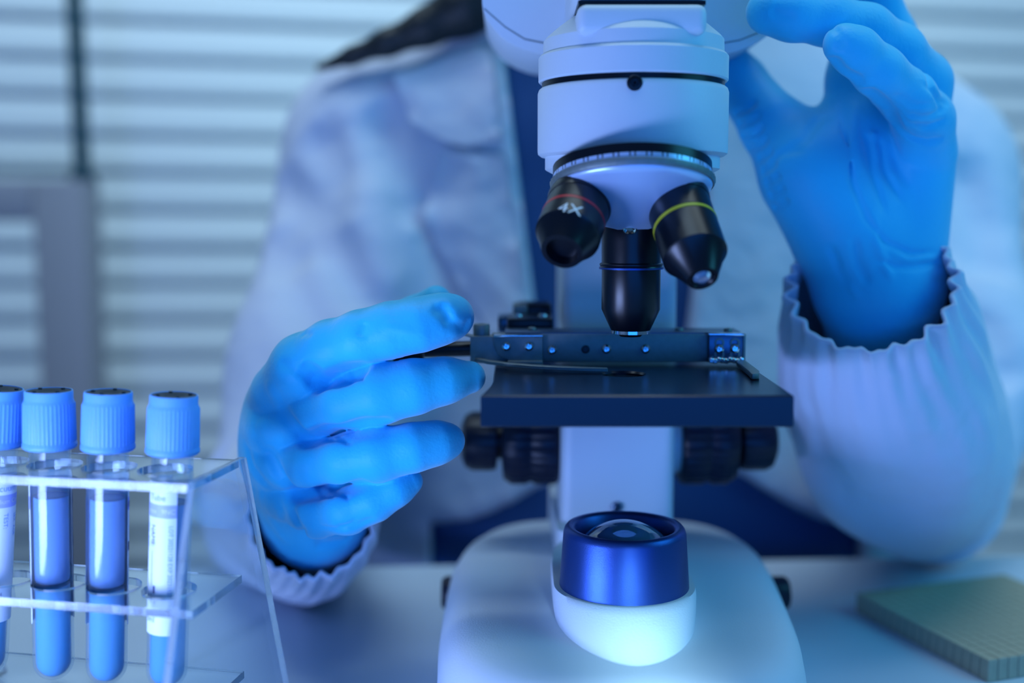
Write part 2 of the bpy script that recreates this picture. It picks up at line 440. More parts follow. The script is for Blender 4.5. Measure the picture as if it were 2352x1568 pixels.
# lamp housing: U-shaped bowl
bm = bmesh.new(); Nn = 96; rings = []
ZT, ZB = 0.0580, 0.0425
for k in range(11):
    t = k/10                      # 0 top, 1 bottom
    z = ZT+(ZB-ZT)*t
    ring = []
    for i in range(Nn):
        a = 2*math.pi*i/Nn; ca, sa = math.cos(a), math.sin(a)
        rx = 0.0295 - 0.0016*t**3 
        if sa < 0: ry = 0.0300+0.0265*t**0.9
        else: ry = 0.075
        p = (2.0-0.22*t) if sa < 0 else 3.6
        den = (abs(ca)**p+abs(sa)**p)**(1/p)
        x, y = rx*ca/den, ry*sa/den
        if k == 0: x *= 0.985; y *= 0.985
        ring.append(bm.verts.new((AX-0.0012+x, AY+y, z if k else ZT+0.0007)))
    rings.append(ring)
for a, b in zip(rings[:-1], rings[1:]):
    for i in range(Nn): bm.faces.new((a[i], a[(i+1) % Nn], b[(i+1) % Nn], b[i]))
top_c = [bm.verts.new((v.co.x*0.95+AX*0.05, v.co.y*0.95+(AY+0.01)*0.05, v.co.z)) for v in rings[0]]
for i in range(Nn): bm.faces.new((rings[0][(i+1) % Nn], rings[0][i], top_c[i], top_c[(i+1) % Nn]))
bm.faces.new(top_c); bm.faces.new(rings[-1][::-1])
bmesh.ops.recalc_face_normals(bm, faces=bm.faces)
L(from_bm('lamp_housing', bm, M['white_grain'], None, 60))
# illuminator cup with lens
z0, z1 = 0.0566, 0.0838
cup = L(lathe('lamp_collar', [(0.0275, z0), (0.0268, z0+0.0008), (0.0252, z1-0.003), (0.0246, z1-0.0012), (0.0238, z1-0.0003), (0.0226, z1), (0.0212, z1-0.0004), (0.0203, z1-0.0014), (0.0196, z1-0.006), (0.0196, z1-0.0072), (0.004, z1-0.0072)], M['cup'], None, 128, (AX-0.0012, AY, 0)))
plabel(cup, 'dark blue anodised metal collar')
L(lathe('collar_seat', [(0.0282, z0+0.0005), (0.0286, z0+0.0014), (0.0275, z0+0.0018), (0.0262, z0+0.0018)], M['white'], None, 96, (AX-0.0012, AY, 0)))
pr = []
for i in range(13):
    a = i/12*R(54); pr.append((0.0236*math.sin(a), z1-0.0115+ (0.0236*math.cos(a)-0.0236)*1.0+0.0132))
pr = [(r, z) for r, z in pr] + [(0.0192, z1-0.0085), (0, z1-0.0085)]
L(lathe('lamp_lens', pr, M['lens'], None, 96, (AX-0.0012, AY, 0), smooth=50))
L(lathe('lamp_reflector', [(0, z1-0.0088), (0.0194, z1-0.0086)], M['turret'], None, 48, (AX-0.0012, AY, 0)))
# column
col_out = round_poly([(0.0235, 0.532), (0.0780, 0.532), (0.0800, 0.600), (0.0235, 0.600)], 0.006, 5)
L(prism('arm', col_out, XY(0.040), 0.262, M['white'], None, bevel=0.0))
# flared foot of the arm
L(prism('arm_foot', round_poly([(0.0215, 0.517), (0.0765, 0.517), (0.0795, 0.612), (0.0200, 0.612)], 0.007, 5), XY(0.040), 0.0232, M['white'], None))
def screw(name, c, axis, r=0.0016, dome=0.0007, m='chrome', up=(0, 0, 1)):
    """pan head with a cross recess"""
    bm = bmesh.new(); bm_lathe(bm, [(0, -0.0006), (r, -0.0006), (r, 0.0001), (r*0.88, dome*0.7), (r*0.55, dome), (r*0.52, dome*0.2), (0, dome*0.1)], 20, c, axis)
    Rm = frame_z(axis)
    for a in (0, 90):
        rot = Rm @ Matrix.Rotation(R(a+20), 3, 'Z')
        bm_box(bm, Vector(c)+Vector(axis).normalized()*dome*0.25, (r*0.25, r*1.0, dome*0.7), rot)
    bmesh.ops.recalc_face_normals(bm, faces=bm.faces)
    return L(from_bm(name, bm, M[m], None, 30))
screw('screw', P(1417, 1165, 0.531), (0, -1, 0), 0.0026, 0.001, 'steel_dark')
# focus knobs
kc = P(1420, 1012, 0.562)
for sx in (-1, 1):
    o = Vector((kc.x, kc.y, kc.z))
    s0 = 0.026
    L(lathe('knob_boss', [(0, 0), (0.016, 0), (0.016, 0.006), (0, 0.006)], M['white'], None, 40, o+Vector((sx*(s0-0.001), 0, 0)), (sx, 0, 0)))
    ck = L(lathe('coarse_knob', [(0, 0), (0.020, 0.0), (0.0215, 0.002), (0.0215, 0.012), (0.0205, 0.0135), (0.0205, 0.015), (0.0215, 0.0165), (0.0215, 0.024), (0.019, 0.028), (0.010, 0.029), (0, 0.029)], M['black_rubber'], None, 96, o+Vector((sx*(s0+0.004), 0, 0)), (sx, 0, 0), rfun=lambda a, z, k: 1+(0.018*math.cos(36*a) if 2 <= k <= 7 else 0)))
    L(lathe('fine_knob', [(0, 0), (0.0090, 0), (0.0090, 0.002), (0.0142, 0.003), (0.0148, 0.006), (0.0148, 0.015), (0.0132, 0.0185), (0.009, 0.0205), (0, 0.021)], M['black_rubber'], None, 72, o+Vector((sx*(s0+0.0325), 0, 0)), (sx, 0, 0), rfun=lambda a, z, k: 1+(0.015*math.cos(28*a) if 3 <= k <= 5 else 0)))
# stage
SZ = 0.21-0.0638; ST = 0.0116
st_out = round_poly([(-0.0113, 0.4015), (0.1012, 0.4015), (0.1030, 0.512), (0.0620, 0.512), (0.0620, 0.522), (0.0400, 0.522), (0.0400, 0.512), (-0.0075, 0.512), (-0.0075, 0.430)],
                    [0.0015, 0.0015, 0.003, 0, 0, 0, 0, 0.003, 0.012], 5)
bm = bmesh.new()
# stage plate with a round light aperture: outline ring bridged to hole ring
hole_r, hc = 0.0085, (AX-0.0022, 0.4575)
def stage_mesh():
    pts = st_out; n = len(pts)
    # resample outline by angle about the hole
    M2 = 160; out = []
    for i in range(M2):
        a = 2*math.pi*i/M2; d = Vector((math.cos(a), math.sin(a))); best = None
        for j in range(n):
            p, q = Vector(pts[j])-Vector(hc), Vector(pts[(j+1) % n])-Vector(hc); e = q-p
            den = d.x*e.y-d.y*e.x
            if abs(den) < 1e-12: continue
            t = (p.x*e.y-p.y*e.x)/den; u = (p.x*d.y-p.y*d.x)/den
            if t > 0 and -1e-6 <= u <= 1+1e-6 and (best is None or t < best): best = t
        out.append(Vector(hc)+d*best)
    # add exact corners by snapping nearest sample
    for c in [(-0.0113, 0.4015), (0.1012, 0.4015)]:
        k = min(range(M2), key=lambda i: (out[i]-Vector(c)).length); out[k] = Vector(c)
    inn = [Vector(hc)+hole_r*Vector((math.cos(2*math.pi*i/M2), math.sin(2*math.pi*i/M2))) for i in range(M2)]
    def shrink(v, s): 
        d = (v-Vector(hc)); return Vector(hc)+d*(1-s/d.length)
    lay = [([(v.x, v.y, SZ-ST) for v in inn]), ([(v.x, v.y, SZ-0.0008) for v in inn]), ([(v.x+(v.x-hc[0])*0.1, v.y+(v.y-hc[1])*0.1, SZ) for v in inn]),
           [(*shrink(v, 0.0006), SZ) for v in out], [(v.x, v.y, SZ-0.0005) for v in out], [(v.x, v.y, SZ-ST+0.0005) for v in out], [(*shrink(v, 0.0006), SZ-ST) for v in out]]
    V = [[bm.verts.new(p) for p in l] for l in lay]
    for a, b in zip(V, V[1:]+V[:1]):
        for i in range(M2): bm.faces.new((a[i], b[i], b[(i+1) % M2], a[(i+1) % M2]))
stage_mesh(); bmesh.ops.recalc_face_normals(bm, faces=bm.faces)
L(from_bm('stage', bm, M['stage'], None, 30))
L(lathe('condenser', [(0, SZ-0.0015), (0.0082, SZ-0.0015), (0.0083, SZ-0.012), (0.012, SZ-0.016), (0, SZ-0.016)], M['black'], None, 48, (hc[0], hc[1], 0)))
L(box('stage_bracket', (AX+0.003, 0.530, SZ-0.017), (0.030, 0.022, 0.016), M['black'], None))
# mechanical stage : long steel bar with left bracket, right bracket and clips
RY = 0.484
def zpx(py, Y): return P(0, py, Y).z
def xpx(px, Y): return P(px, 784, Y).x*1.0
def bar(name, x0, x1, y0, y1, Yf, dep, m, bevel=0.0003, parent=None):
    A = P(x0, y0, Yf); B = P(x1, y1, Yf)
    return L(box(name, ((A.x+B.x)/2, Yf+dep/2, (A.z+B.z)/2), (abs(B.x-A.x), dep, abs(A.z-B.z)), m, None, bevel=bevel))
bar('rail', 1130, 1712, 767, 831, RY, 0.0075, M['steel'])
bar('rail_flange', 1160, 1706, 763, 768, RY+0.0012, 0.020, M['steel_dark'])
bar('rail_end_block', 1080, 1182, 772, 834, RY-0.0012, 0.0085, M['steel'])
# left cover plate with a quarter-round corner
pts = []
A0 = lambda px, py: (P(px, py, RY-0.003).x, P(px, py, RY-0.003).z)
pts = [A0(1133, 772), A0(1246, 772), A0(1246, 832), A0(1166, 832), A0(1166, 825)]
for i in range(1, 9):
    t = i/9; a = R(90)*t
    pts.append(A0(1166-33*math.sin(a), 772+53*math.cos(a)))
L(prism('cover_plate', pts, XZ(RY-0.0032), 0.0022, M['steel'], None, bevel=0.0002))
bar('plate_lip', 1166, 1247, 829, 840, RY-0.0062, 0.0040, M['steel'])
bar('plate_lip', 1134, 1247, 769, 774, RY-0.0038, 0.0040, M['chrome'])
bar('end_bracket', 1629, 1709, 768, 826, RY-0.0022, 0.0024, M['steel_dark'])
bar('bracket_edge', 1628, 1711, 765, 771, RY-0.0030, 0.0042, M['chrome'])
bar('bracket_edge', 1707, 1712, 768, 836, RY-0.0026, 0.0042, M['steel'])
bm = bmesh.new()
for i in range(9):
    A = P(1633+i*8.6, 827+1.5*math.sin(i*2.1), RY-0.0036)
    bm_box(bm, A, (0.0021, 0.0030, 0.0022), Matrix.Rotation(R(20*math.sin(i*3.3)), 3, 'Y'), 0.0004, 1)
L(from_bm('weld_bead', bm, M['chrome'], None))
for px, py, off in ((1163, 795, 0.0034), (1215, 795, 0.0034), (1268, 803, 0.0002), (1393, 801, 0.0002), (1483, 801, 0.0002), (1652, 801, 0.0026), (1688, 800, 0.0026)):
    screw('screw', P(px, py, RY-off), (0, -1, 0), 0.0021, 0.0010)
for px in (1652, 1688):
    for s in (0, 1):
        A = P(px, 787+s*26, RY-0.0023); L(lathe('slot_washer', [(0.0022, 0), (0.0022, 0.0003), (0.0013, 0.0004)], M['steel'], None, 24, A, (0, -1, 0)))
plabel(L(lathe('screw_hole', [(0, -0.0001), (0.0017, -0.0001), (0.0018, 0.0002), (0.0014, 0.0003), (0.0013, 0.0001), (0, 0.0001)], M['black'], None, 24, P(1345, 802, RY), (0, -1, 0))), 'empty dark screw hole')
for px, yy in ((1222, 0.012), (1560, 0.010), (1672, 0.007)):
    A = P(px, 762, RY+yy); A.z = P(0, 763, RY+0.0012).z+0.0004
    screw('screw', A, (0, 0, 1), 0.0019, 0.0009, 'steel')
# thumb screw on the left block
A = P(1106, 770, RY+0.003)
L(lathe('clamp_screw', [(0, -0.002), (0.0033, -0.002), (0.0036, -0.0015), (0.0036, 0.0034), (0.0032, 0.0040), (0.0014, 0.0040), (0.0012, 0.0026), (0, 0.0026)], M['steel'], None, 40, A+Vector((0, 0, 0.0010)), (0, 0, 1)))
# bent spring under it, towards the finger
def strip(name, pts, width, thick, m, wdir=(0, 1, 0)):
    bm = bmesh.new(); rings = []; wv = Vector(wdir).normalized(); n = len(pts)
    for i, p in enumerate(pts):
        p = Vector(p); d = (Vector(pts[min(i+1, n-1)])-Vector(pts[max(i-1, 0)])).normalized(); up = d.cross(wv).normalized()
        wd = width[i] if isinstance(width, (list, tuple)) else width
        rings.append([bm.verts.new(p+wv*wd/2*a+up*thick/2*b) for a, b in ((-1, -1), (1, -1), (1, 1), (-1, 1))])
    for a, b in zip(rings[:-1], rings[1:]):
        for i in range(4): bm.faces.new((a[i], a[(i+1) % 4], b[(i+1) % 4], b[i]))
    bm.faces.new(rings[0][::-1]); bm.faces.new(rings[-1]); bmesh.ops.recalc_face_normals(bm, faces=bm.faces)
    bmesh.ops.bevel(bm, geom=list(bm.edges), offset=thick*0.2, segments=1, affect='EDGES')
    return L(from_bm(name, bm, m, None, 30))
strip('spring_strip', [P(1062, 766, RY+0.002), P(1078, 770, RY+0.002), P(1092, 775, RY+0.002), P(1108, 775, RY+0.002), P(1134, 771, RY+0.002)], 0.006, 0.0008, M['steel'])
# curved slide clip (flat blade sweeping to the front)
blade = [(1086, 838, 0.484), (1120, 846, 0.474), (1165, 851, 0.468), (1220, 856, 0.463), (1280, 860, 0.4605), (1340, 862, 0.459), (1396, 864, 0.459)]
bm = bmesh.new(); rr = []
for i, (px, py, Y) in enumerate(blade):
    p = P(px, py, Y); p.z = SZ+0.0028-0.0014*i/6
    wd = 0.0045 if i < 6 else 0.0035
    rr.append([bm.verts.new(p+Vector((0, dy, dz))) for dy, dz in ((0, -0.0008), (wd, -0.0008), (wd, 0.0006), (0, 0.0006))])
for a, b in zip(rr[:-1], rr[1:]):
    for i in range(4): bm.faces.new((a[i], a[(i+1) % 4], b[(i+1) % 4], b[i]))
bm.faces.new(rr[0][::-1]); bm.faces.new(rr[-1]); bmesh.ops.recalc_face_normals(bm, faces=bm.faces)
bmesh.ops.bevel(bm, geom=list(bm.edges), offset=0.00015, segments=1, affect='EDGES')
plabel(L(from_bm('slide_clip', bm, M['steel'], None, 30)), 'curved flat steel slide clip')
# right finger
pts2 = [PZ(1690, 836, SZ+0.001), PZ(1712, 836, SZ+0.001), PZ(1744, 861, SZ+0.001), PZ(1744, 867, SZ+0.001), PZ(1726, 868, SZ+0.001), PZ(1720, 861, SZ+0.001)]
L(prism('slide_stop', round_poly([(p.x, p.y) for p in pts2], 0.0012, 3), XY(SZ+0.0005), 0.0022, M['steel'], None, bevel=0.0003))
# Y carriage behind
bar('carriage', 1165, 1271, 732, 764, 0.512, 0.030, M['black'], bevel=0.0008)
bar('carriage_top', 1186, 1268, 697, 740, 0.545, 0.020, M['black'], bevel=0.002)
bar('carriage_bracket', 1143, 1178, 728, 765, 0.525, 0.022, M['steel_dark'], bevel=0.001)
bar('carriage_bracket', 1178, 1212, 700, 734, 0.540, 0.02, M['steel'], bevel=0.001)
for px in (1190, 1247): screw('screw', Vector((P(px, 732, 0.525).x, 0.525, P(0, 732, 0.512).z+0.0003)), (0, 0, 1), 0.002, 0.0008)
# traverse rod under the index finger
A = P(1082, 800, 0.492); B = P(975, 803, 0.492)
L(lathe('traverse_rod', [(0, 0), (0.0034, 0), (0.0034, (A-B).length), (0, (A-B).length)], M['black'], None, 32, B, A-B))
C = P(905, 812, 0.492)
L(lathe('traverse_knob', [(0, 0), (0.0052, 0), (0.0058, 0.001), (0.0058, 0.012), (0.005, 0.013), (0, 0.013)], M['black'], None, 40, C, A-B, rfun=lambda a, z, k: 1+0.03*math.cos(20*a)))

# objectives
def objective(name, tip, shoulder, prof, m, label=None):
    """prof: (r,t) with t measured from the tip towards the shoulder"""
    tip = Vector(tip); ax = (Vector(shoulder)-tip).normalized()
    o = L(lathe(name, prof, m, None, 72, tip, ax)); 
    if label: plabel(o, label)
    return o, tip, ax
def ringpart(name, tip, ax, r, t0, t1, m, parent, bulge=0.0002):
    o = lathe(name, [(r-0.0006, t0), (r+bulge, t0), (r+bulge, t1), (r-0.0006, t1)], m, None, 72, tip, ax)
    o.data.transform(Matrix.Translation((-AX, -AY, 0))); o.parent = parent; return o
# active one, vertical
tipc = P(1448, 772, AY)
zt = tipc.z
o1, t1_, a1 = objective('objective', tipc, tipc+Vector((0, 0, 1)), [(0, 0.0012), (0.0026, 0.0012), (0.0030, 0.0), (0.0042, 0.0), (0.0052, 0.0012), (0.0076, 0.0014), (0.0078, 0.0024), (0.0079, 0.0026), (0.0118, 0.0110), (0.0118, 0.0270), (0.0127, 0.0272), (0.0127, 0.0278), (0.0124, 0.0284), (0.0127, 0.0288), (0.0127, 0.0293), (0.0119, 0.0298), (0.0121, 0.0480), (0.0100, 0.0500), (0, 0.0505)], M['black'], 'long black high power objective pointing straight down')
ringpart('tip_ring', t1_, a1, 0.0077, 0.0013, 0.0026, M['chrome'], o1)
plabel(ringpart('groove_ring', t1_, a1, 0.01270, 0.0272, 0.0279, M['cup'], o1), 'thin blue ring groove')
# 4x objective
t4 = P(1290, 578, 0.4170); s4 = P(1337, 452, 0.4420)
o4, t4_, a4 = objective('objective', t4, s4, [(0, 0.004), (0.0058, 0.004), (0.0060, 0.0), (0.0078, 0.0), (0.0116, 0.0085), (0.0124, 0.0092), (0.0124, 0.0170), (0.0118, 0.0173), (0.0118, 0.0186), (0.0122, 0.0190), (0.0122, 0.0265), (0.0105, 0.0272), (0.0100, 0.033), (0, 0.033)], M['black'], 'short black four times objective with red ring')
plabel(ringpart('colour_ring', t4_, a4, 0.01225, 0.0172, 0.0184, M['red'], o4), 'red colour ring')
ringpart('groove_ring', t4_, a4, 0.0120, 0.0160, 0.0170, M['cup'], o4)
# 10x objective
t10 = P(1614, 640, 0.4120); s10 = P(1551, 452, 0.4420)
o10, t10_, a10 = objective('objective', t10, s10, [(0, 0.0010), (0.0040, 0.0010), (0.0046, 0.0), (0.0058, 0.0), (0.0112, 0.0105), (0.0122, 0.0112), (0.0122, 0.0255), (0.0117, 0.0258), (0.0117, 0.0272), (0.0122, 0.0275), (0.0122, 0.0375), (0.0105, 0.0385), (0.0100, 0.043), (0, 0.043)], M['black'], 'black objective with yellow ring')
plabel(ringpart('colour_ring', t10_, a10, 0.01215, 0.0258, 0.0270, M['yellow'], o10), 'yellow colour ring')
g = lathe('front_glass', [(0, 0.0003), (0.0020, 0.0), (0.0034, 0.0011)], M['lens'], None, 32, t10_-a10*0.0004, a10); g.data.transform(Matrix.Translation((-AX, -AY, 0))); g.parent = o10
# 4X print wrapped on the body
def obj_text(txt, size, tip, ax, r, t, m, parent, tilt=0.0, shift=0.0):
    me = text_mesh(txt, size, align='CENTER')
    down = -ax
    toward = Vector((0, -1, 0)); n0 = (toward - ax*toward.dot(ax)).normalized(); side = ax.cross(n0)
    for v in me.vertices:
        a = v.co.x/r+shift; y = v.co.y
        v.co = tip+ax*(t+y)+(n0*math.cos(a)+side*math.sin(a))*(r+0.00006)
    o = finish('magnification_text', me, m, None, None); o.data.transform(Matrix.Translation((-AX, -AY, 0))); o.parent = parent
    return o
o = obj_text('4X', 0.0076, t4_, a4, 0.01245, 0.0078, M['white_ink'], o4, shift=-0.28)

# turret: tilted towards the camera
tc_ = P(1452, 421, 0.450); tax = Vector((0.00, 0.25, 0.97)).normalized()
L(lathe('turret', [(0, -0.0195), (0.006, -0.0188), (0.0120, -0.0162), (0.0180, -0.0120), (0.0240, -0.0080), (0.0290, -0.0042), (0.0308, -0.0030), (0.0312, -0.0020), (0.0312, 0.003), (0, 0.003)], M['turret'], None, 128, tc_, tax, smooth=60))
plabel(L(lathe('turret_rim', [(0.0300, -0.0022), (0.0318, -0.0018), (0.0323, -0.0008), (0.0323, 0.0006), (0.0312, 0.0012), (0.030, 0.0012)], M['steel'], None, 144, tc_, tax, rfun=lambda a, z, k: 1+(0.006*math.cos(90*a) if k in (2, 3) else 0))), 'knurled steel rim')
L(lathe('turret_bearing', [(0.027, 0.001), (0.0312, 0.0015), (0.0312, 0.0066), (0.0270, 0.0078), (0.0, 0.0078)], M['black'], None, 96, tc_, tax))
# turret sockets
for tp, ax_, t in ((t1_, a1, 0.0480), (t4_, a4, 0.0262), (t10_, a10, 0.0372)):
    L(lathe('socket', [(0.0095, t-0.0002), (0.0124, t), (0.0128, t+0.003), (0.0122, t+0.006)], M['black'], None, 48, tp, ax_))
A = P(1447, 522, AY-0.0115)
screw('screw', A, (0, -0.8, 0.6), 0.0030, 0.0018, 'chrome')
screw('screw', P(1447, 511, AY-0.010), (0, -0.8, 0.6), 0.0020, 0.0012, 'steel')
# head: stacked rings
HX, HY = P(1452, 300, 0.470).x, 0.470
hz = lambda py: P(0, py, HY-0.037).z
zs = {k: hz(k) for k in (160, 182, 345, 378, 400, 95, 55, 20)}
rad = 0.0385
g0 = hz(157)
L(lathe('head_ring', [(0, hz(402)), (0.0290, hz(402)), (0.0350, hz(383)), (0.0356, hz(380)), (0.0356, hz(350)), (0.0372, hz(349)), (0.0385, hz(343)), (0.0387, hz(335)), (0.0387, hz(192)), (0.0382, hz(183)), (0.0374, hz(179)), (0.0365, hz(178)), (0, hz(178))], M['white'], None, 144, (HX, HY, 0)))
L(lathe('head_gap', [(0.037, hz(180)), (0.037, hz(163))], M['black'], None, 96, (HX, HY, 0)))
L(lathe('head_upper_ring', [(0, hz(165)), (0.0378, hz(165)), (0.0384, hz(161)), (0.0384, hz(104)), (0.0376, hz(98)), (0.0366, hz(96)), (0.0364, hz(62)), (0.0350, hz(52)), (0.0305, hz(28)), (0.0255, hz(5)), (0, hz(5))], M['white'], None, 144, (HX, HY, 0)))
screw('set_screw', P(1458, 190, HY-0.0386), (0, -1, 0), 0.0030, 0.0008, 'black')
# prism box above
pb = [(-0.0240, -0.036), (0.0240, -0.036), (0.0250, 0.03), (-0.0250, 0.03)]
bm = bmesh.new()
zl = [(hz(96), 0.0), (hz(78), -0.0005), (hz(10), -0.0012), (hz(-2), -0.002)]
bx = box('prism_cover', (HX, HY-0.004, (hz(75)+hz(2))/2), (0.0492, 0.058, hz(2)-hz(75)), M['white'], None, bevel=0.0035, seg=4); L(bx)
L(box('prism_gap', (HX, HY-0.003, hz(-0.5)+0.0002), (0.0482, 0.055, 0.0016), M['black'], None, bevel=0))
L(box('head_cap', (HX, HY+0.008, hz(-60)), (0.052, 0.072, hz(-118)-hz(-3)), M['white'], None, bevel=0.004, seg=3))
# wide rear housing of the binocular head
hd = 0.512
def XZp(px, py): q = P(px, py, hd); return (q.x, q.z)
prof = [XZp(1107, -330), XZp(1107, 30), XZp(1158, 96), XZp(1235, 126), XZp(1672, 126), XZp(1740, 98), XZp(1792, 62), XZp(1808, 10), XZp(1808, -330)]
prof = round_poly(prof, [0.01, 0.006, 0.008, 0.006, 0.006, 0.008, 0.006, 0.006, 0.01], 6)
L(prism('rear_housing', prof, XZ(hd), 0.075, M['white'], None, bevel=0.0025, seg=3))
# seam line across the housing
seam = [XZp(1112, 20), XZp(1160, 62), XZp(1205, 90), XZp(1250, 99), XZp(1660, 99), XZp(1700, 92), XZp(1750, 72), XZp(1795, 40)]
bm = bmesh.new(); rr = []
for x, z in seam: rr.append([bm.verts.new((x, hd+dy, z+dz)) for dy, dz in ((-0.0002, -0.00025), (0.0008, -0.00025), (0.0008, 0.00025), (-0.0002, 0.00025))])
for a, b in zip(rr[:-1], rr[1:]):
    for i in range(4): bm.faces.new((a[i], a[(i+1) % 4], b[(i+1) % 4], b[i]))
L(from_bm('seam', bm, M['steel'], None))
# eyepiece tubes rising towards the person
for sx in (-1, 1):
    o = Vector((HX+sx*0.030, 0.56, 0.325)); ax = Vector((0, 0.62, 0.78)).normalized()
    t = L(lathe('eyepiece_tube', [(0, 0), (0.0165, 0), (0.0165, 0.038), (0.0150, 0.040), (0.0150, 0.062), (0, 0.062)], M['white'], None, 48, o, ax))
    L(lathe('eyepiece', [(0, 0.058), (0.0155, 0.058), (0.0175, 0.062), (0.0175, 0.070), (0.0160, 0.074), (0.0175, 0.080), (0.0178, 0.084), (0.011, 0.084), (0.010, 0.078), (0, 0.078)], M['black_rubber'], None, 48, o, ax))

# ================================================================= TUBE RACK
TH = R(11)
Acor = P(432, 1112, 0.393)
ZR1 = Acor.z; ZR2 = P(438, 1403, 0.393).z; ZR0 = 0.030
rack = empty('test_tube_rack', (Acor.x, Acor.y, 0), (0, 0, -TH)); tag(rack, 'clear acrylic test tube rack at left holding the blue capped tubes', 'test tube rack')
# local: -x runs along the rack to the left, +y into depth
W, LEN = 0.042, 0.135
holes = [0.0199+0.0229*k for k in range(5)]
def shelf(name, z, t=0.0031, r=0.0102, solid=False):
    bm = bmesh.new(); n = 32
    cells = [0.0]+[0.0199+0.0229*(k+0.5) for k in range(5)]
    cells[0] = -0.0; 
    if solid:
        bm_box(bm, (-LEN/2, W/2, z-t/2), (LEN, W, t), None, 0.0002, 1)
        return from_bm(name, bm, M['acrylic'], rack)
    xs = [0.0]+[-(0.0199+0.0229*(k+0.5)) for k in range(5)]+[-LEN]
    for k in range(6):
        x1, x0 = xs[k], xs[k+1]
        if k == 5:
            quad = [(x0, 0), (x1, 0), (x1, W), (x0, W)]
            V = [[bm.verts.new((a, b, zz)) for a, b in quad] for zz in (z-t, z)]
            bm.faces.new(V[1]); bm.faces.new(V[0][::-1])
            bm.faces.new((V[0][0], V[0][1], V[1][1], V[1][0])); bm.faces.new((V[0][2], V[0][3], V[1][3], V[1][2])); bm.faces.new((V[0][3], V[0][0], V[1][0], V[1][3]))
            continue
        hx = -holes[k]; hy = W/2; outer = []; inner = []
        angs = sorted([2*math.pi*i/n for i in range(n)]+[math.atan2(b-hy, a-hx) % (2*math.pi) for a, b in ((x0, 0), (x1, 0), (x1, W), (x0, W))])
        for a in angs:
            ca, sa = math.cos(a), math.sin(a); tt = []
            if ca > 1e-9: tt.append((x1-hx)/ca)
            if ca < -1e-9: tt.append((x0-hx)/ca)
            if sa > 1e-9: tt.append((W-hy)/sa)
            if sa < -1e-9: tt.append((0-hy)/sa)
            q = min(tt); outer.append((hx+q*ca, hy+q*sa)); inner.append((hx+r*ca, hy+r*sa))
        Vt = [[bm.verts.new((a, b, zz)) for a, b in ring] for ring in (outer, inner) for zz in (z, z-t)]
        m_ = len(angs)
        for i in range(m_):
            j = (i+1) % m_
            bm.faces.new((Vt[0][i], Vt[0][j], Vt[2][j], Vt[2][i]))
            bm.faces.new((Vt[1][j], Vt[1][i], Vt[3][i], Vt[3][j]))
            bm.faces.new((Vt[2][i], Vt[2][j], Vt[3][j], Vt[3][i]))
            a, b = outer[i], outer[j]
            onx1 = abs(a[0]-x1) < 1e-7 and abs(b[0]-x1) < 1e-7; onx0 = abs(a[0]-x0) < 1e-7 and abs(b[0]-x0) < 1e-7
            if onx0 or (onx1 and k > 0): continue
            bm.faces.new((Vt[0][j], Vt[0][i], Vt[1][i], Vt[1][j]))
    bmesh.ops.remove_doubles(bm, verts=bm.verts, dist=1e-6)
    bmesh.ops.recalc_face_normals(bm, faces=bm.faces)
    return from_bm(name, bm, M['acrylic'], rack, 30)
def edge_mat(o, test):
    o.data.materials.append(M['acrylic_edge'])
    for p in o.data.polygons:
        if test(p.normal): p.material_index = 1
    return o
for o in (shelf('shelf', ZR1), shelf('shelf', ZR2)): edge_mat(o, lambda n: abs(n.z) < 0.5)
edge_mat(shelf('base_plate', ZR0, solid=True), lambda n: abs(n.z) < 0.5)

def end_panel(x):
    T = Matrix(((0, 0, 1, x), (1, 0, 0, W/2), (0, 1, 0, 0), (0, 0, 0, 1)))
    out = [(-0.062, 0), (0.062, 0), (0.0215, ZR1+0.001), (-0.0215, ZR1+0.001)]
    return prism('end_panel', out, T, 0.0030, M['panel'], rack, bevel=0.0002, seg=1)
for x in (0.0001, -LEN-0.0031): edge_mat(end_panel(x), lambda n: abs(n.x) < 0.5)

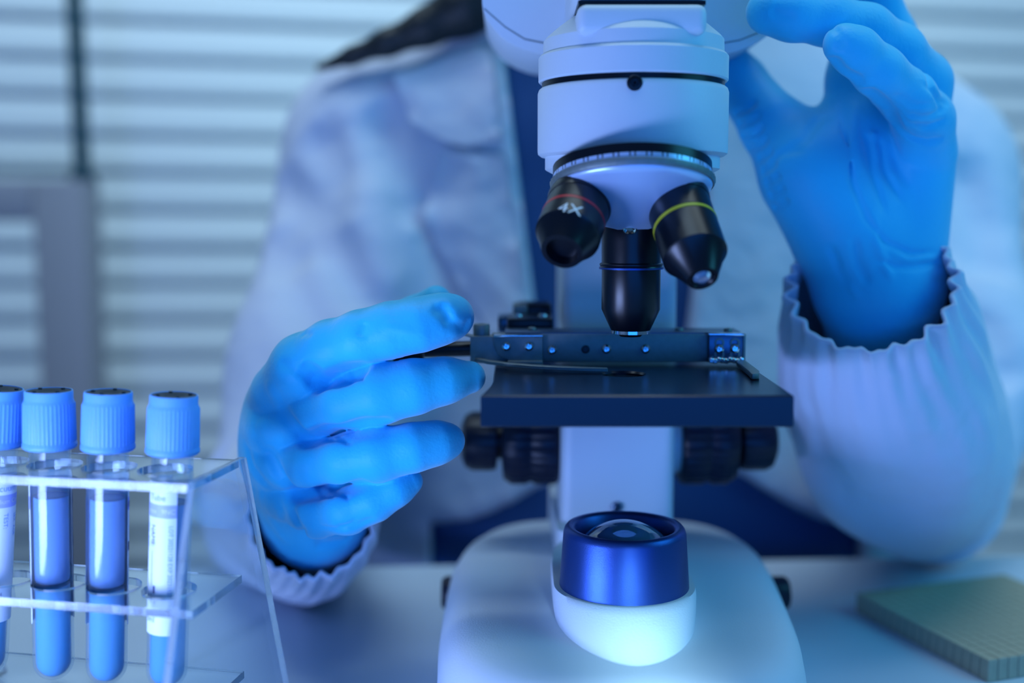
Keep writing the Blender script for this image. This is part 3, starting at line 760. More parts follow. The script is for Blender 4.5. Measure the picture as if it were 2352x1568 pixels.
# vacuum tubes
TR = 0.00765
specs = [ # cap top px, cap top py, bottom px, label offset deg
    (400, 906, 383, -200), (249, 899, 246, -305), (112, 896, 126, -280), (-1, 892, -28, -47)]
names = ['rightmost blue capped tube, its white NAME label facing front', 'blue capped tube third from left in the rack, clear side forward',
         'blue capped tube second from left, white label edge along its left side', 'leftmost blue capped tube with DATE label, cut by the photo edge']
for k, (tx, ty, bx_, off) in enumerate(specs):
    loc = Matrix.Rotation(-TH, 3, 'Z') @ Vector((-holes[k], W/2, 0)) + Vector((Acor.x, Acor.y, 0))
    top = P(tx, ty, loc.y); bot = P(bx_, 1592, loc.y); bot.z = ZR0+0.0002; 
    ax = (top-bot); H = ax.length; 
    t = empty('test_tube', bot); t.rotation_euler = Matrix(frame_z(ax)).to_euler()
    tag(t, names[k], 'test tube', 'blue capped test tubes in the acrylic rack')
    r = TR; wi = 0.0009
    gp = [(0, 0.0), (r*0.5, r*0.14), (r*0.86, r*0.5), (r, r)]
    outer = [(r*math.sin(a), r-r*math.cos(a)) for a in [R(x) for x in range(0, 91, 10)]]
    ri = r-wi
    inner = [(ri*math.sin(a), r-ri*math.cos(a)) for a in [R(x) for x in range(0, 91, 10)]]
    lathe('glass_body', outer+[(r, H-0.010), (ri, H-0.010)]+inner[::-1], M['tube'], t, 48, smooth=50)
    rl = ri-0.0003; zl0, zl1 = 0.0385, H-0.0415
    dome = [(rl*math.sin(a), zl0+(rl-rl*math.cos(a))*0.35) for a in [R(x) for x in range(0, 91, 15)]]
    lathe('liquid', dome+[(rl, zl1+0.0006), (rl-0.0007, zl1), (0, zl1)], M['liquid'], t, 48, smooth=50)
    dome2 = [(rl*math.sin(a), wi+0.0004+rl-rl*math.cos(a)) for a in [R(x) for x in range(0, 91, 15)]]
    lathe('tube_base', dome2+[(rl, zl0-0.0002), (0, zl0-0.0002)], M['base_liquid'], t, 48, smooth=50)
    # cap
    rc = 0.0096; zc = H-0.0222
    cp = [(r+0.0001, zc+0.0006), (rc*0.97, zc), (rc*1.035, zc+0.0006), (rc*1.035, zc+0.0018), (rc*0.995, zc+0.0026), (rc*0.99, zc+0.0030), (rc*0.965, zc+0.0172), (rc*0.960, zc+0.0178), (rc*0.925, zc+0.0186), (rc*0.915, zc+0.0192), (rc*0.915, zc+0.0216), (rc*0.90, zc+0.0222), (rc*0.86, zc+0.0222), (rc*0.84, zc+0.0214), (rc*0.80, zc+0.0200), (0, zc+0.0200)]
    def rib(a, z, kk):
        if kk not in (5, 6): return 1
        g_ = max(0.0, math.cos(40*a))
        face = 1.0
        return 1+0.030*g_
    cap = lathe('cap', cp, M['cap'], t, 240, rfun=rib, smooth=60)
    st = lathe('stopper', [(0, zc+0.0214), (rc*0.35, zc+0.0214), (rc*0.45, zc+0.0219), (rc*0.82, zc+0.0219), (rc*0.84, zc+0.0205)], M['stopper'], cap, 40)
    for q in range(4):
        a = q*math.pi/2+0.5+k
        lathe('stopper_rib', [(0, zc+0.0226), (0.0007, zc+0.0225), (0.0008, zc+0.0216)], M['stopper'], st, 12, (rc*0.62*math.cos(a), rc*0.62*math.sin(a), 0))
    # label: curved sheet
    z_lo, z_hi = 0.0235, H-0.0345
    lr = r+0.00012; a0, a1_ = R(off+32), R(off+232)
    if k in (1, 2): a0, a1_ = R(off+32), R(off+232)
    bm = bmesh.new(); NA, NZ = 48, 10; grid = []
    for i in range(NA+1):
        fa = i/NA; aa = a0+(a1_-a0)*fa; col_ = []
        d = min(fa, 1-fa)*(a1_-a0)*lr; cr = 0.0016
        lift = cr-math.sqrt(max(cr*cr-(cr-d)**2, 0)) if d < cr else 0
        for j in range(NZ+1):
            zz = z_lo+lift+(z_hi-lift-(z_lo+lift))*j/NZ
            col_.append(bm.verts.new((lr*math.sin(aa), -lr*math.cos(aa), zz)))
        grid.append(col_)
    for i in range(NA):
        for j in range(NZ): bm.faces.new((grid[i][j], grid[i+1][j], grid[i+1][j+1], grid[i][j+1]))
    lab = from_bm('label', bm, M['paper'], t, 180); plabel(lab, 'white printed paper label')
    # band
    bm = bmesh.new(); pr_ = None; zb1, zb0 = z_hi-0.0058, z_hi-0.0108
    for i in range(49):
        aa = a0+(a1_-a0)*i/48; p = [bm.verts.new(((lr+0.00004)*math.sin(aa), -(lr+0.00004)*math.cos(aa), zz)) for zz in (zb0, zb1)]
        if pr_: bm.faces.new((pr_[0], p[0], p[1], pr_[1]))
        pr_ = p
    b_ = from_bm('label_band', bm, M['band'], lab, 180)
    rt = lr+0.0001
    o0 = R(off)
    wrap_text('label_text', 'Vacuum', 0.0034, rt, o0+R(56), z_hi-0.0043, M['ink_blue'], lab)
    wrap_text('label_text', 'Tube', 0.0034, rt, o0+R(150), z_hi-0.0043, M['ink_blue'], lab)
    wrap_text('label_text', 'Sodium Citrate', 0.0026, rt, o0+R(58), zb0+0.0016, M['white_ink'], lab)
    wrap_text('label_text', '9NC', 0.0026, rt, o0+R(190), zb0+0.0016, M['white_ink'], lab)
    wrap_text('label_text', 'DATE:', 0.0032, rt, o0+R(62), zb0-0.0028, M['ink'], lab, True)
    wrap_text('label_text', 'TEST:', 0.0026, rt, o0+R(98), zb0-0.0022, M['ink_blue'], lab, True)
    wrap_text('label_text', 'NAME:', 0.0029, rt, o0+R(157), zb0-0.0028, M['ink'], lab, True)
    wrap_text('label_text', 'SEX  AGE', 0.0022, rt, o0+R(133), zb0-0.0028, M['ink_blue'], lab, True)
    wrap_text('label_text', 'LOT 20221128 EXP 20231127', 0.0022, rt, o0+R(212), zb0-0.0028, M['ink_blue'], lab, True)
    wrap_text('label_text', '5ml', 0.0032, rt, o0+R(142), z_lo+0.0048, M['ink_blue'], lab)
    wrap_text('label_text', 'IVD', 0.0024, rt, o0+R(50), z_lo+0.0095, M['ink'], lab, True)
    wrap_text('label_text', '4', 0.0026, rt, o0+R(95), z_lo+0.0080, M['ink'], lab)
    bm = bmesh.new()
    def quad(aq0, aq1, zq0, zq1):
        v = [bm.verts.new(((rt)*math.sin(a), -(rt)*math.cos(a), z)) for a, z in ((aq0, zq0), (aq1, zq0), (aq1, zq1), (aq0, zq1))]; bm.faces.new(v)
    for aa, zz in ((66, zb0-0.0125), (161, zb0-0.0125)): quad(o0+R(aa), o0+R(aa+1.2), z_lo+0.010, zz)
    quad(o0+R(35), o0+R(50), zb0+0.001, zb0+0.0034); quad(o0+R(35), o0+R(49), zb0-0.016, zb0-0.0125); quad(o0+R(168), o0+R(175), z_lo+0.016, z_lo+0.019)
    for (qa, qb, za, zb_) in ((46, 62, z_lo+0.0050, z_lo+0.0101),):
        e = 1.0
        quad(o0+R(qa), o0+R(qa+e), za, zb_); quad(o0+R(qb-e), o0+R(qb), za, zb_); quad(o0+R(qa), o0+R(qb), za, za+0.00015); quad(o0+R(qa), o0+R(qb), zb_-0.00015, zb_)
    from_bm('label_rule', bm, M['ink'], lab, 180)

# ================================================================= TILED PAD
c_left = PZ(1965, 1405, 0.0); c_near = PZ(2272, 1570, 0.0)
e1 = (c_near-c_left); S = 0.098; e1.z = 0; e1.normalize(); e2 = Vector((-e1.y, e1.x, 0))
pad = empty('tiled_pad', c_left, (0, 0, math.atan2(e1.y, e1.x))); tag(pad, 'flat beige square pad of small wooden blocks lying at lower right', 'pad')
NT = 17; pt = S/NT
box('backing', (S/2, S/2, 0.0046), (S-0.0006, S-0.0006, 0.0090), M['tile_gap'], pad, bevel=0)
bm = bmesh.new(); bm_box(bm, (0, 0, 0), (pt-0.0003, pt-0.0003, 0.0105), None, 0.0002, 1)
tm = bpy.data.meshes.new('tile'); bm.to_mesh(tm); bm.free(); tm.materials.append(M['tile'])
for i in range(NT):
    for j in range(NT):
        o = bpy.data.objects.new('tile', tm); COL.objects.link(o); o.parent = pad; o.location = ((i+0.5)*pt, (j+0.5)*pt, 0.00525+random.uniform(0, 0.00015))

# ================================================================= PERSON
person = empty('person', (0.10, 0.86, -0.76))
tag(person, 'person in white lab coat and blue gloves seated behind the microscope', 'person')
PI_ = Matrix.Translation(-person.location)
def pp(o): o.data.transform(PI_); o.parent = person; return o
def K(px, py, Y, rpx): return (P(px, py, Y), rpx*Y/F_PX)

# --- glove on the stage control (photo left)
def glove_left():
    f = Field((-0.155, 0.40, 0.035), (0.005, 0.62, 0.195), 0.00085)
    idx = [K(655, 905, .482, 80), K(702, 845, .470, 78), K(760, 800, .462, 62), K(830, 776, .455, 60), K(900, 757, .453, 60), K(965, 745, .452, 58), K(1018, 731, .454, 53), K(1041, 727, .457, 48)]
    mid = [K(640, 985, .482, 75), K(720, 948, .468, 56), K(800, 922, .457, 64), K(870, 905, .453, 67), K(950, 888, .452, 60), K(1020, 874, .455, 50), K(1078, 866, .460, 38)]
    rng = [K(640, 1060, .484, 70), K(720, 1064, .468, 56), K(800, 1053, .458, 61), K(870, 1043, .454, 60), K(950, 1027, .453, 53), K(1005, 1016, .456, 46), K(1030, 1012, .459, 38)]
    lit = [K(668, 1140, .488, 62), K(730, 1180, .472, 52), K(800, 1170, .461, 53), K(860, 1148, .458, 46), K(910, 1122, .457, 37), K(943, 1105, .459, 29)]
    thb = [K(745, 1010, .520, 80), K(800, 880, .515, 70), K(880, 790, .508, 52), K(950, 725, .500, 42), K(1002, 692, .493, 37)]
    palm = f.F
    wr = K(722, 1182, .535, 104)
    f.cone(palm, *K(658, 920, .494, 88), *wr, 0.010)
    f.cone(palm, *K(642, 985, .496, 88), *wr, 0.010)
    f.cone(palm, *K(640, 1050, .498, 84), *K(715, 1160, .530, 98), 0.010)
    f.cone(palm, *K(668, 1110, .500, 76), *K(725, 1185, .532, 95), 0.010)
    f.cone(palm, *K(720, 960, .510, 80), *K(745, 1160, .528, 85), 0.012)
    f.cone(palm, *wr, *K(705, 1190, .61, 96), 0.010)
    A = f.blank(); f.chain(A, thb, 0.004); palm[:] = f.smin(palm, A, 0.008)
    G = None
    for ch in (idx, mid, rng, lit):
        A = f.blank(); f.chain(A, ch, 0.005); G = A if G is None else f.smin(G, A, 0.0009)
    f.cone(palm, *K(735, 905, .482, 58), *K(735, 1140, .494, 52), 0.004)
    f.cone(palm, *K(800, 950, .478, 40), *K(790, 1110, .482, 38), 0.004)
    palm[:] = f.smin(palm, G, 0.006)
    # web creases between the fingers
    C = lambda pts, wd, dp: f.pcrease(palm, [p[:2] for p in pts], wd, dp)
    C([(690, 838, .470), (720, 862, .462), (742, 880, .455), (780, 868, .452), (850, 842, .450)], 0.0032, 0.0085)
    C([(640, 930, .472), (670, 975, .462), (706, 1008, .453), (760, 990, .448), (850, 975, .448), (905, 965, .448)], 0.0030, 0.0075)
    C([(610, 1020, .474), (650, 1100, .466), (690, 1135, .456), (760, 1122, .450), (850, 1105, .450)], 0.0030, 0.0075)
    C([(672, 1160, .468), (690, 1215, .462), (740, 1250, .462), (800, 1240, .462)], 0.0022, 0.0028)
    C([(705, 858), (728, 872), (752, 880), (790, 872), (850, 850)], 0.0034, 0.0045)
    C([(672, 985), (700, 1003), (728, 1008), (765, 998), (830, 982)], 0.0030, 0.0022)
    C([(660, 1118), (685, 1136), (715, 1140), (750, 1130), (820, 1118)], 0.0028, 0.0018)
    # stretched folds
    C([(615, 870), (650, 930), (690, 985)], 0.0030, -0.0016)
    C([(640, 830), (680, 850), (735, 885)], 0.0022, 0.0012)
    C([(600, 960), (640, 1040), (690, 1120)], 0.0028, -0.0016)
    C([(720, 772), (700, 764), (690, 775)], 0.0014, 0.0010)
    C([(560, 1010, .480), (600, 1100, .478), (650, 1180, .474), (690, 1240, .474)], 0.0022, 0.0014)
    C([(590, 1110, .482), (620, 1190, .480), (660, 1250, .480)], 0.0020, -0.0012)
    C([(830, 705, .444), (840, 740, .442), (828, 775, .442)], 0.0022, 0.0010)
    C([(990, 705), (1012, 715), (1035, 742), (1065, 752), (1082, 735)], 0.0022, 0.0015)
    C([(1010, 700, .446), (1025, 718, .442), (1030, 745, .441)], 0.0020, 0.0014)
    C([(880, 745, .442), (930, 760, .440), (990, 770, .440)], 0.0022, -0.0008)
    for x0, y0 in ((755, 1205), (790, 1200), (770, 1225)):
        C([(x0-20, y0+6, .452), (x0+30, y0+8, .450), (x0+70, y0-12, .452)], 0.0011, 0.0014)
    for x0, y0, Y in ((770, 862, .448), (800, 858, .446), (735, 1000, .447), (770, 1000, .446), (730, 1128, .449), (765, 1128, .448)):
        C([(x0, y0-10, Y), (x0+14, y0+8, Y-.001), (x0+40, y0+18, Y-.002)], 0.0011, 0.0016)
    me = f.mesh('glove'); return pp(finish('glove', me, M['glove'], None, 180))
gl = glove_left(); plabel(gl, 'bright blue nitrile glove, fingers spread at the stage control')

def glove_right():
    f = Field((0.085, 0.425, 0.09), (0.225, 0.61, 0.345), 0.0009)
    palm = f.F
    wr = K(2020, 690, .535, 128)
    f.cone(palm, *K(2118, 360, .522, 74), *K(2070, 640, .532, 92), 0.012)
    f.cone(palm, *K(2080, 300, .530, 72), *K(2030, 640, .535, 100), 0.012)
    f.cone(palm, *K(2010, 270, .535, 74), *K(1995, 640, .535, 100), 0.012)
    f.cone(palm, *K(1950, 300, .535, 74), *K(1975, 640, .535, 95), 0.012)
    f.cone(palm, *K(1880, 400, .530, 110), *K(1990, 590, .532, 110), 0.015)
    f.cone(palm, *wr, *K(2030, 900, .575, 118), 0.012)
    thb = [K(1930, 520, .530, 110), K(1850, 400, .532, 92), K(1775, 290, .545, 72), K(1700, 190, .562, 58), K(1640, 110, .572, 50), K(1610, 60, .575, 42)]
    f1 = [K(2060, 240, .540, 72), K(2040, 90, .540, 60), K(2000, -20, .532, 56), K(1930, -90, .520, 52), K(1860, -120, .508, 45)]
    f2 = [K(2110, 280, .528, 72), K(2115, 190, .520, 66), K(2060, 120, .505, 60), K(1990, 70, .495, 56), K(1900, 45, .488, 56), K(1820, 35, .484, 55), K(1765, 28, .483, 50)]
    f3 = [K(2125, 345, .518, 70), K(2120, 275, .506, 66), K(2085, 225, .492, 60), K(2020, 165, .480, 55), K(1965, 118, .474, 52), K(1938, 102, .472, 46)]
    f0 = [K(1958, 320, .535, 74), K(1970, 180, .538, 68), K(1985, 40, .538, 60), K(1960, -60, .53, 52), K(1900, -120, .518, 46)]
    for ch, kk in ((thb, 0.014), (f0, 0.005), (f1, 0.004), (f2, 0.0020), (f3, 0.0016)):
        A = f.blank(); f.chain(A, ch, 0.004); palm[:] = f.smin(palm, A, kk)
    C = lambda pts, wd, dp: f.pcrease(palm, [p[:2] for p in pts], wd, dp)
    C([(2048, 268), (2070, 300), (2095, 318), (2130, 328), (2168, 318)], 0.0015, 0.0036)
    C([(2062, 292), (2092, 312), (2125, 320), (2150, 318)], 0.0010, 0.0016)
    C([(2050, 250), (2085, 282), (2130, 290), (2175, 272)], 0.0012, 0.0018)
    C([(2045, 232), (2080, 262), (2130, 268), (2178, 245)], 0.0012, 0.0014)
    C([(2052, 214), (2100, 240), (2150, 236)], 0.0011, 0.0010)
    C([(2080, 268), (2110, 300), (2160, 300)], 0.0012, -0.0010)
    C([(1990, 200), (2020, 232), (2045, 262), (2062, 296)], 0.0030, 0.0060)
    C([(1906, 130), (1930, 160), (1985, 195)], 0.0030, 0.0040)
    C([(1925, 190), (1938, 300), (1958, 420), (1990, 500), (2030, 555), (2090, 582), (2150, 578)], 0.0013, 0.0022)
    C([(1985, 215), (1992, 320), (2005, 400), (2035, 500)], 0.0016, 0.0018)
    C([(2020, 240), (2022, 330), (2035, 400), (2075, 470)], 0.0016, 0.0018)
    C([(2000, 225), (2006, 310), (2020, 380)], 0.0016, -0.0012)
    C([(1960, 230), (1965, 330), (1978, 400)], 0.0018, -0.0014)
    C([(2045, 300), (2055, 360), (2085, 430)], 0.0020, 0.0016)
    C([(2010, 590), (2050, 612), (2100, 614), (2160, 600)], 0.0014, 0.0018)
    C([(2040, 575), (2080, 596), (2150, 590)], 0.0013, -0.0010)
    C([(1905, 560), (1925, 610), (1950, 660)], 0.0018, 0.0018)
    C([(1960, 540), (1970, 600), (1995, 655)], 0.0018, 0.0016)
    C([(2000, 470), (2015, 560), (2050, 650)], 0.0018, -0.0014)
    C([(1930, 600), (1945, 640), (1975, 690)], 0.0016, -0.0012)
    C([(1800, 350), (1850, 320), (1890, 260)], 0.0025, 0.0010)
    C([(1760, 380), (1800, 350), (1850, 345)], 0.0020, 0.0012)
    C([(2100, 140), (2140, 200), (2165, 260)], 0.0016, 0.0018)
    C([(2110, 190), (2150, 230), (2180, 240)], 0.0013, 0.0012)
    C([(1905, 60), (1925, 75), (1935, 100), (1915, 112)], 0.0014, 0.0010)
    C([(1770, 20), (1790, 35), (1830, 38)], 0.0020, 0.0010)
    for i in range(9):
        x, y = 1700+i*9, 245+i*28
        C([(x-16, y+12, .535), (x+2, y+8), (x+18, y+4, .525), (x+40, y-12, .515)], 0.0016, 0.0022)
    me = f.mesh('glove'); return pp(finish('glove', me, M['glove'], None, 180))
gr = glove_right(); plabel(gr, 'blue nitrile glove raised palm outward, gripping the microscope head')

# --- sleeves with gathered elastic cuffs (hollow swept tubes)
def sleeve(name, path, n_fold, amp, seed, thick=0.0016, squash=1.0):
    """path: list of (centre, radius); ring 0 is the open cuff end"""
    rnd = random.Random(seed); ph = [rnd.uniform(0, 6.28) for _ in range(6)]
    NA = 160; bm = bmesh.new(); rings = []
    # resample
    pts = [Vector(p) for p, r in path]; rs = [r for p, r in path]
    NS = 60; samp = []
    for i in range(NS+1):
        u = i/NS*(len(pts)-1); k = min(int(u), len(pts)-2); t = u-k
        def cr(a, b, c, d): return 0.5*((2*b)+(-a+c)*t+(2*a-5*b+4*c-d)*t*t+(-a+3*b-3*c+d)*t**3)
        g = lambda L_, j: L_[max(0, min(len(L_)-1, j))]
        samp.append((cr(g(pts, k-1), g(pts, k), g(pts, k+1), g(pts, k+2)), cr(g(rs, k-1), g(rs, k), g(rs, k+1), g(rs, k+2))))
    up = Vector((0.0, 1, 0.3)).normalized()
    out_rings = []
    dist = 0
    for i, (c, r) in enumerate(samp):
        d = (samp[min(i+1, NS)][0]-samp[max(i-1, 0)][0]).normalized()
        if i: dist += (c-samp[i-1][0]).length
        X = up.cross(d).normalized(); Yv = d.cross(X)
        fall = math.exp(-dist/0.035); wide = 1-math.exp(-dist/0.03)
        ring = []
        for j in range(NA):
            a = 2*math.pi*j/NA
            rp = amp*fall*(math.cos(n_fold*a+ph[0]+2.2*math.sin(a*3+ph[1]))*(0.55+0.3*math.sin(2*a+ph[5]))+0.45*math.cos(math.floor(n_fold*0.6)*a+ph[2]+1.5*math.sin(2*a)+dist*60))
            fold = 0.05*wide*(math.sin(3*a+ph[3]+dist*38)+0.6*math.sin(5*a+ph[4]-dist*55)+0.4*math.sin(2*a-ph[5]+dist*70))
            rr = r*(1+fold*0.7)+rp*r/0.04
            if i == 0: rr *= 0.985
            ring.append(c+X*rr*math.cos(a)+Yv*rr*math.sin(a)*squash)
        out_rings.append(ring)
    inner = []
    for i in range(0, 14):
        c = samp[i][0]; inner.append([c+(p-c)*(1-thick/max((p-c).length, 1e-6)*(1.6 if i else 1.0)) for p in out_rings[i]])
    allr = inner[::-1]+out_rings
    V = [[bm.verts.new(p) for p in rg] for rg in allr]
    for a, b in zip(V[:-1], V[1:]):
        for j in range(NA): bm.faces.new((a[j], a[(j+1) % NA], b[(j+1) % NA], b[j]))
    bmesh.ops.recalc_face_normals(bm, faces=bm.faces)
    return pp(from_bm(name, bm, M['coat'], None, 180))
# right arm in the photo: cuff facing up, elbow on the table
cuffR = sleeve('sleeve', [(P(2000, 652, .512), 0.0370), (P(2004, 700, .524), 0.0400), (P(2015, 770, .540), 0.0470), (P(2038, 860, .560), 0.0520), (P(2058, 950, .580), 0.0535), (P(2080, 1040, .605), 0.0520), (P(2120, 1100, .65), 0.047)], 27, 0.0026, 3)
plabel(cuffR, 'white sleeve with gathered elastic cuff, elbow resting on the table')
cuffL = sleeve('sleeve', [(P(716, 1180, .518), 0.0305), (P(712, 1190, .533), 0.0330), (P(705, 1198, .555), 0.0370), (P(690, 1200, .585), 0.0410), (P(670, 1190, .62), 0.044), (P(650, 1160, .66), 0.047), (P(660, 1100, .69), 0.047)], 24, 0.0020, 5)
plabel(cuffL, 'white sleeve with gathered cuff around the lower glove')

# --- coat body
def coat():
    f = Field((-0.30, 0.55, -0.12), (0.50, 1.02, 0.50), 0.0042)
    A = f.F
    # trunk
    for px in (0.005, 0.185):
        f.cone(A, (px, 0.86, -0.14), 0.135, (px, 0.855, 0.24), 0.115, 0.06)
    f.cone(A, (0.095, 0.86, -0.1), 0.14, (0.095, 0.85, 0.26), 0.125, 0.06)
    # shoulders
    f.cone(A, *K(1290, 140, .86, 190), *K(910, 370, .84, 208), 0.05)
    f.cone(A, *K(1650, 140, .86, 190), *K(2070, 420, .84, 215), 0.05)
    # collar up around the neck
    f.cone(A, *K(1200, 0, .84, 170), *K(1240, 250, .80, 170), 0.04)
    # upper arms
    f.cone(A, *K(880, 360, .82, 215), *K(745, 850, .74, 200), 0.04)
    f.cone(A, *K(745, 850, .74, 200), *K(665, 1140, .68, 188), 0.03)
    f.cone(A, *K(2085, 430, .83, 215), *K(2190, 850, .74, 190), 0.04)
    f.cone(A, *K(2190, 850, .74, 190), *K(2140, 1130, .672, 165), 0.03)
    def surf(px, py, Y): return P(px, py, Y)
    C = lambda pts, wd, dp: f.pcrease(A, [p[:2] for p in pts], wd*1.15, dp*1.3)
    C([(860, 230, .75), (910, 330, .74), (960, 430, .735), (985, 520, .73)], 0.014, 0.014)
    C([(640, 410, .76), (720, 500, .73), (790, 600, .71), (860, 760, .69)], 0.013, 0.014)
    C([(640, 520, .74), (680, 620, .70), (740, 740, .68), (800, 840, .66)], 0.013, 0.013)
    C([(720, 280, .77), (760, 400, .74), (800, 520, .72)], 0.013, 0.010)
    C([(790, 420, .74), (850, 560, .71), (890, 700, .69)], 0.014, -0.010)
    C([(700, 600, .70), (770, 720, .67), (830, 860, .66)], 0.012, -0.008)
    C([(1067, 356, .735), (1010, 430, .73), (976, 488, .73)], 0.007, 0.007)
    C([(976, 488, .73), (1000, 550, .725), (1060, 660, .72), (1120, 760, .72)], 0.008, 0.009)
    C([(2200, 350, .75), (2250, 500, .72), (2280, 650, .70)], 0.014, 0.010)
    C([(2220, 700, .68), (2290, 820, .66), (2320, 900, .66)], 0.012, 0.008)
    shirt = A.copy()+np.float32(0.010)
    # opening of the coat: wedge between two lines
    X, Y, Z = f.ax[0][:, None, None], f.ax[1][None, :, None], f.ax[2][None, None, :]
    def xline(p0, p1):
        a, b = P(*p0), P(*p1); return a.x+(b.x-a.x)*(Z-a.z)/(b.z-a.z)
    xl = xline((1150, 60, .72), (1238, 780, .72)); xr = xline((1668, 60, .72), (1580, 780, .72))
    slab = np.maximum(np.maximum(xl-X, X-xr), Y-0.82)
    F2 = np.maximum(A, -slab.astype(np.float32))
    # coat skirt parts over the lap
    zc = P(0, 1120, .72).z
    lap = np.maximum(np.maximum(Z-zc-0.03*np.cos((X-0.09)*22), np.abs(X-0.09)-0.145), Y-0.80)
    F2 = np.maximum(F2, -lap.astype(np.float32))
    co = pp(finish('coat', f.mesh('coat', F2), M['coat'], None, 180))
    def panel(name, poly, step=14, off=0.0085):
        def inside(x, y):
            c = False
            for k in range(len(poly)):
                (x1, y1), (x2, y2) = poly[k-1], poly[k]
                if (y1 > y) != (y2 > y) and x < (x2-x1)*(y-y1)/(y2-y1)+x1: c = not c
            return c
        ys0, ys1 = min(p[1] for p in poly), max(p[1] for p in poly); NR = int((ys1-ys0)/step); NC = 14
        bm = bmesh.new(); rows = []
        for r_ in range(NR+1):
            y = ys0+0.5+(ys1-ys0-1)*r_/NR; xs = []
            for k in range(len(poly)):
                (x1, y1), (x2, y2) = poly[k-1], poly[k]
                if (y1 > y) != (y2 > y): xs.append((x2-x1)*(y-y1)/(y2-y1)+x1)
            if len(xs) < 2: continue
            a, b = min(xs), max(xs); row = []
            for c_ in range(NC+1):
                x = a+(b-a)*c_/NC; q = f.surf(A, x, y)
                if q is None: q = P(x, y, .75)
                row.append(q)
            rows.append(row)
        # smooth depth, then set proud of the cloth
        for it in range(3):
            for r_ in range(1, len(rows)-1):
                for c_ in range(1, NC): rows[r_][c_] = (rows[r_-1][c_]+rows[r_+1][c_]+rows[r_][c_-1]+rows[r_][c_+1]+rows[r_][c_]*2)/6
        V1 = [[bm.verts.new(q+Vector((0, -off, 0))) for q in row] for row in rows]; V2 = [[bm.verts.new(q+Vector((0, -off+0.004, 0))) for q in row] for row in rows]
        for V in (V1, V2):
            for a, b in zip(V[:-1], V[1:]):
                for i in range(NC): bm.faces.new((a[i], a[i+1], b[i+1], b[i]))
        loop = [(0, c) for c in range(NC)]+[(r, NC) for r in range(len(rows)-1)]+[(len(rows)-1, c) for c in range(NC, 0, -1)]+[(r, 0) for r in range(len(rows)-1, 0, -1)]
        for k in range(len(loop)):
            (r1, c1), (r2, c2) = loop[k], loop[(k+1) % len(loop)]
            bm.faces.new((V1[r1][c1], V1[r2][c2], V2[r2][c2], V2[r1][c1]))
        bmesh.ops.recalc_face_normals(bm, faces=bm.faces)
        o = from_bm(name, bm, M['coat'], None, 50); o.data.transform(PI_); o.data.transform(Matrix.Identity(4)); o.parent = co
        return o
    panel('collar', [(905, 175), (948, 285), (1010, 318), (1072, 338), (1150, 330), (1128, 120), (1100, 105)])
    panel('lapel', [(1078, 366), (1020, 345), (976, 488), (1000, 550), (1060, 660), (1160, 800), (1228, 790), (1155, 352)])
    shirt[:, f.ax[1] > 1.0, :] = 1
    armcut = (np.maximum(np.abs(X-0.095)-0.20, -Y+0.5))
    sh = np.maximum(shirt, armcut.astype(np.float32))
    pp(finish('shirt', f.mesh('shirt', sh), M['shirt'], None, 180))
coat()
def legs():
    f = Field((-0.18, 0.42, -0.77), (0.40, 1.05, 0.02), 0.007); A = f.F
    for s in (-1, 1):
        x = 0.10+s*0.10
        f.chain(A, [((x, 0.90, -0.18), 0.10), ((x+s*0.03, 0.60, -0.17), 0.078), ((x+s*0.03, 0.57, -0.42), 0.060), ((x+s*0.02, 0.64, -0.66), 0.045)], 0.02)
    f.cone(A, (0.02, 0.90, -0.15), 0.12, (0.18, 0.90, -0.15), 0.12, 0.04)
    pp(finish('trousers', f.mesh('trousers'), M['trousers'], None, 180))
    for s in (-1, 1):
        g = Field((0.02+s*0.13, 0.48, -0.77), (0.20+s*0.13, 0.76, -0.60), 0.005)
        xs = 0.11+s*0.13
        g.chain(g.F, [((xs, 0.66, -0.66), 0.038), ((xs, 0.64, -0.72), 0.040), ((xs, 0.56, -0.735), 0.034), ((xs, 0.51, -0.74), 0.026)], 0.02)
        pp(finish('shoe', g.mesh('shoe'), M['hair'], None, 180))
legs()
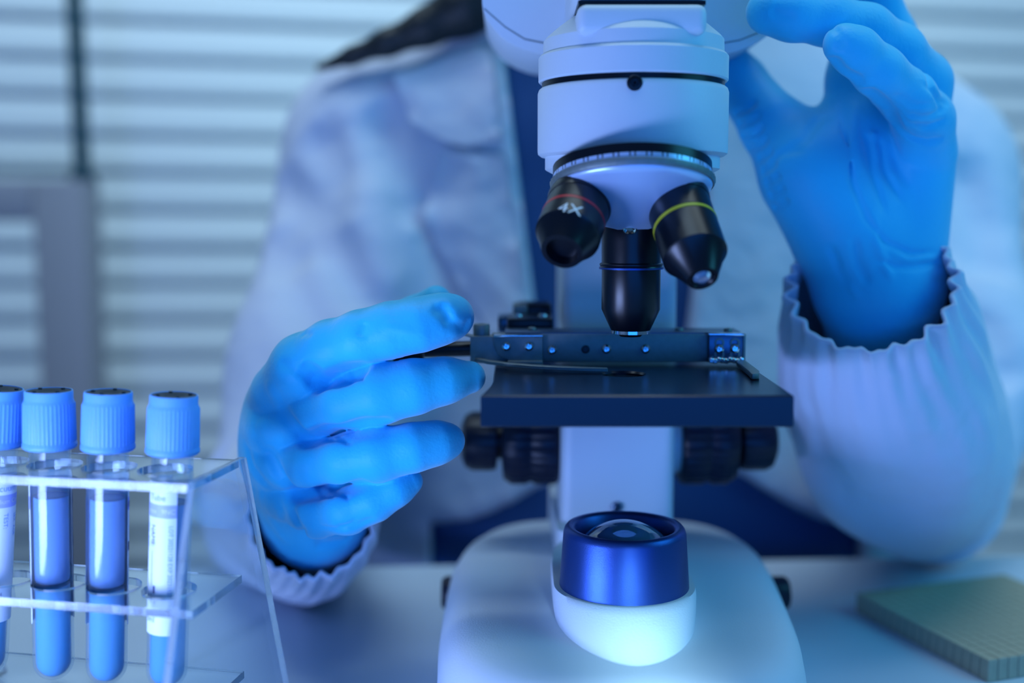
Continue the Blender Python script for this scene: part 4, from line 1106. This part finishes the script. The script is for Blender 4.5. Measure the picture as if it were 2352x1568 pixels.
# --- body: head, neck, chest and arms inside the clothes
def body():
    f = Field((-0.17, 0.52, -0.02), (0.40, 1.0, 0.66), 0.0042); A = f.F
    hc_ = Vector((0.075, 0.735, 0.520))
    f.cone(A, hc_+Vector((0, 0.02, 0.02)), 0.083, hc_+Vector((0, -0.005, -0.045)), 0.064, 0.03)
    f.cone(A, hc_+Vector((0, -0.03, -0.07)), 0.042, hc_+Vector((0, -0.035, -0.085)), 0.032, 0.03)
    f.cone(A, hc_+Vector((0, -0.072, -0.005)), 0.008, hc_+Vector((0, -0.090, -0.035)), 0.012, 0.012)   # nose
    for s in (-1, 1):
        f.cone(A, hc_+Vector((s*0.078, 0.012, 0.008)), 0.014, hc_+Vector((s*0.074, 0.010, -0.035)), 0.009, 0.006)  # ears
        f.crease(A, [hc_+Vector((s*0.052, -0.066, 0.0)), hc_+Vector((s*0.032, -0.076, 0.002)), hc_+Vector((s*0.012, -0.076, 0.0))], 0.012, 0.007)
    f.crease(A, [hc_+Vector((-0.026, -0.070, -0.062)), hc_+Vector((0, -0.078, -0.062)), hc_+Vector((0.026, -0.070, -0.062))], 0.004, 0.005)
    f.cone(A, hc_+Vector((0, 0.045, -0.06)), 0.050, (0.095, 0.85, 0.33), 0.058, 0.03)
    f.cone(A, (0.0, 0.86, 0.26), 0.07, (0.19, 0.86, 0.26), 0.07, 0.05)
    f.cone(A, (0.03, 0.87, 0.0), 0.09, (0.16, 0.87, 0.2), 0.09, 0.05)
    for ch in ([K(890, 400, .84, 120), K(745, 850, .75, 115), K(665, 1110, .68, 110), K(735, 1262, .545, 78)],
               [K(2080, 450, .84, 120), K(2185, 850, .75, 115), K(2120, 1080, .66, 110), K(2020, 720, .540, 85)]):
        f.chain(A, ch, 0.02)
    pp(finish('body', f.mesh('body'), M['skin'], None, 180))
    g = Field((-0.08, 0.60, 0.30), (0.24, 0.90, 0.66), 0.0042); B = g.F
    g.cone(B, hc_+Vector((0, 0.035, 0.03)), 0.094, hc_+Vector((0, 0.050, -0.04)), 0.080, 0.03)
    for s in (-1, 1):
        g.chain(B, [(hc_+Vector((s*0.05, 0.0, 0.06)), 0.036), (hc_+Vector((s*0.088, 0.025, -0.02)), 0.026), (hc_+Vector((s*0.09, 0.045, -0.10)), 0.024)], 0.02)
    # cut the face free
    X, Y, Z = g.ax[0][:, None, None], g.ax[1][None, :, None], g.ax[2][None, None, :]
    face = np.sqrt((X-hc_.x)**2+((Y-hc_.y+0.09)*0.9)**2+((Z-hc_.z+0.025)*0.75)**2)-0.078
    B[:] = np.maximum(B, -face.astype(np.float32))
    pp(finish('hair', g.mesh('hair'), M['hair'], None, 180))
    # lock of hair falling over the shoulder
    q = Field((-0.16, 0.64, 0.26), (0.08, 0.86, 0.52), 0.0030)
    q.chain(q.F, [(hc_+Vector((-0.085, 0.045, -0.08)), 0.026), K(1170, -50, .760, 95), K(1070, 18, .755, 62), K(980, 62, .755, 42), K(890, 98, .757, 30), K(810, 128, .762, 20), K(730, 156, .77, 10)], 0.006)
    for i in range(7):
        o = (i-3)*11
        q.crease(q.F, [P(1150+o*.6, -20+o, .70), P(1030, 40+o*.8, .70), P(950, 78+o*.5, .715), P(840, 120+o*.2, .73)], 0.0025, 0.0018)
    pp(finish('hair_lock', q.mesh('hair_lock'), M['hair'], None, 180))
    for s in (-1, 1):
        o = lathe('eye', [(0, -0.011), (0.006, -0.009), (0.0105, -0.003), (0.011, 0), (0.0105, 0.003), (0.006, 0.009), (0, 0.011)], M['eye'], None, 24, hc_+Vector((s*0.031, -0.062, 0.0)), (0, -1, 0)); pp(o)
body()
# stool under the person
stool = empty('stool', (0.10, 0.92, -0.76)); tag(stool, 'round dark stool under the seated person', 'stool')
lathe('seat', [(0, 0.44), (0.17, 0.44), (0.18, 0.45), (0.18, 0.475), (0.17, 0.485), (0, 0.485)], M['black_rubber'], stool, 48)
lathe('post', [(0, 0.02), (0.025, 0.02), (0.025, 0.44), (0, 0.44)], M['steel_dark'], stool, 24)
lathe('foot', [(0, 0), (0.20, 0), (0.20, 0.008), (0.04, 0.03), (0, 0.03)], M['steel_dark'], stool, 48)
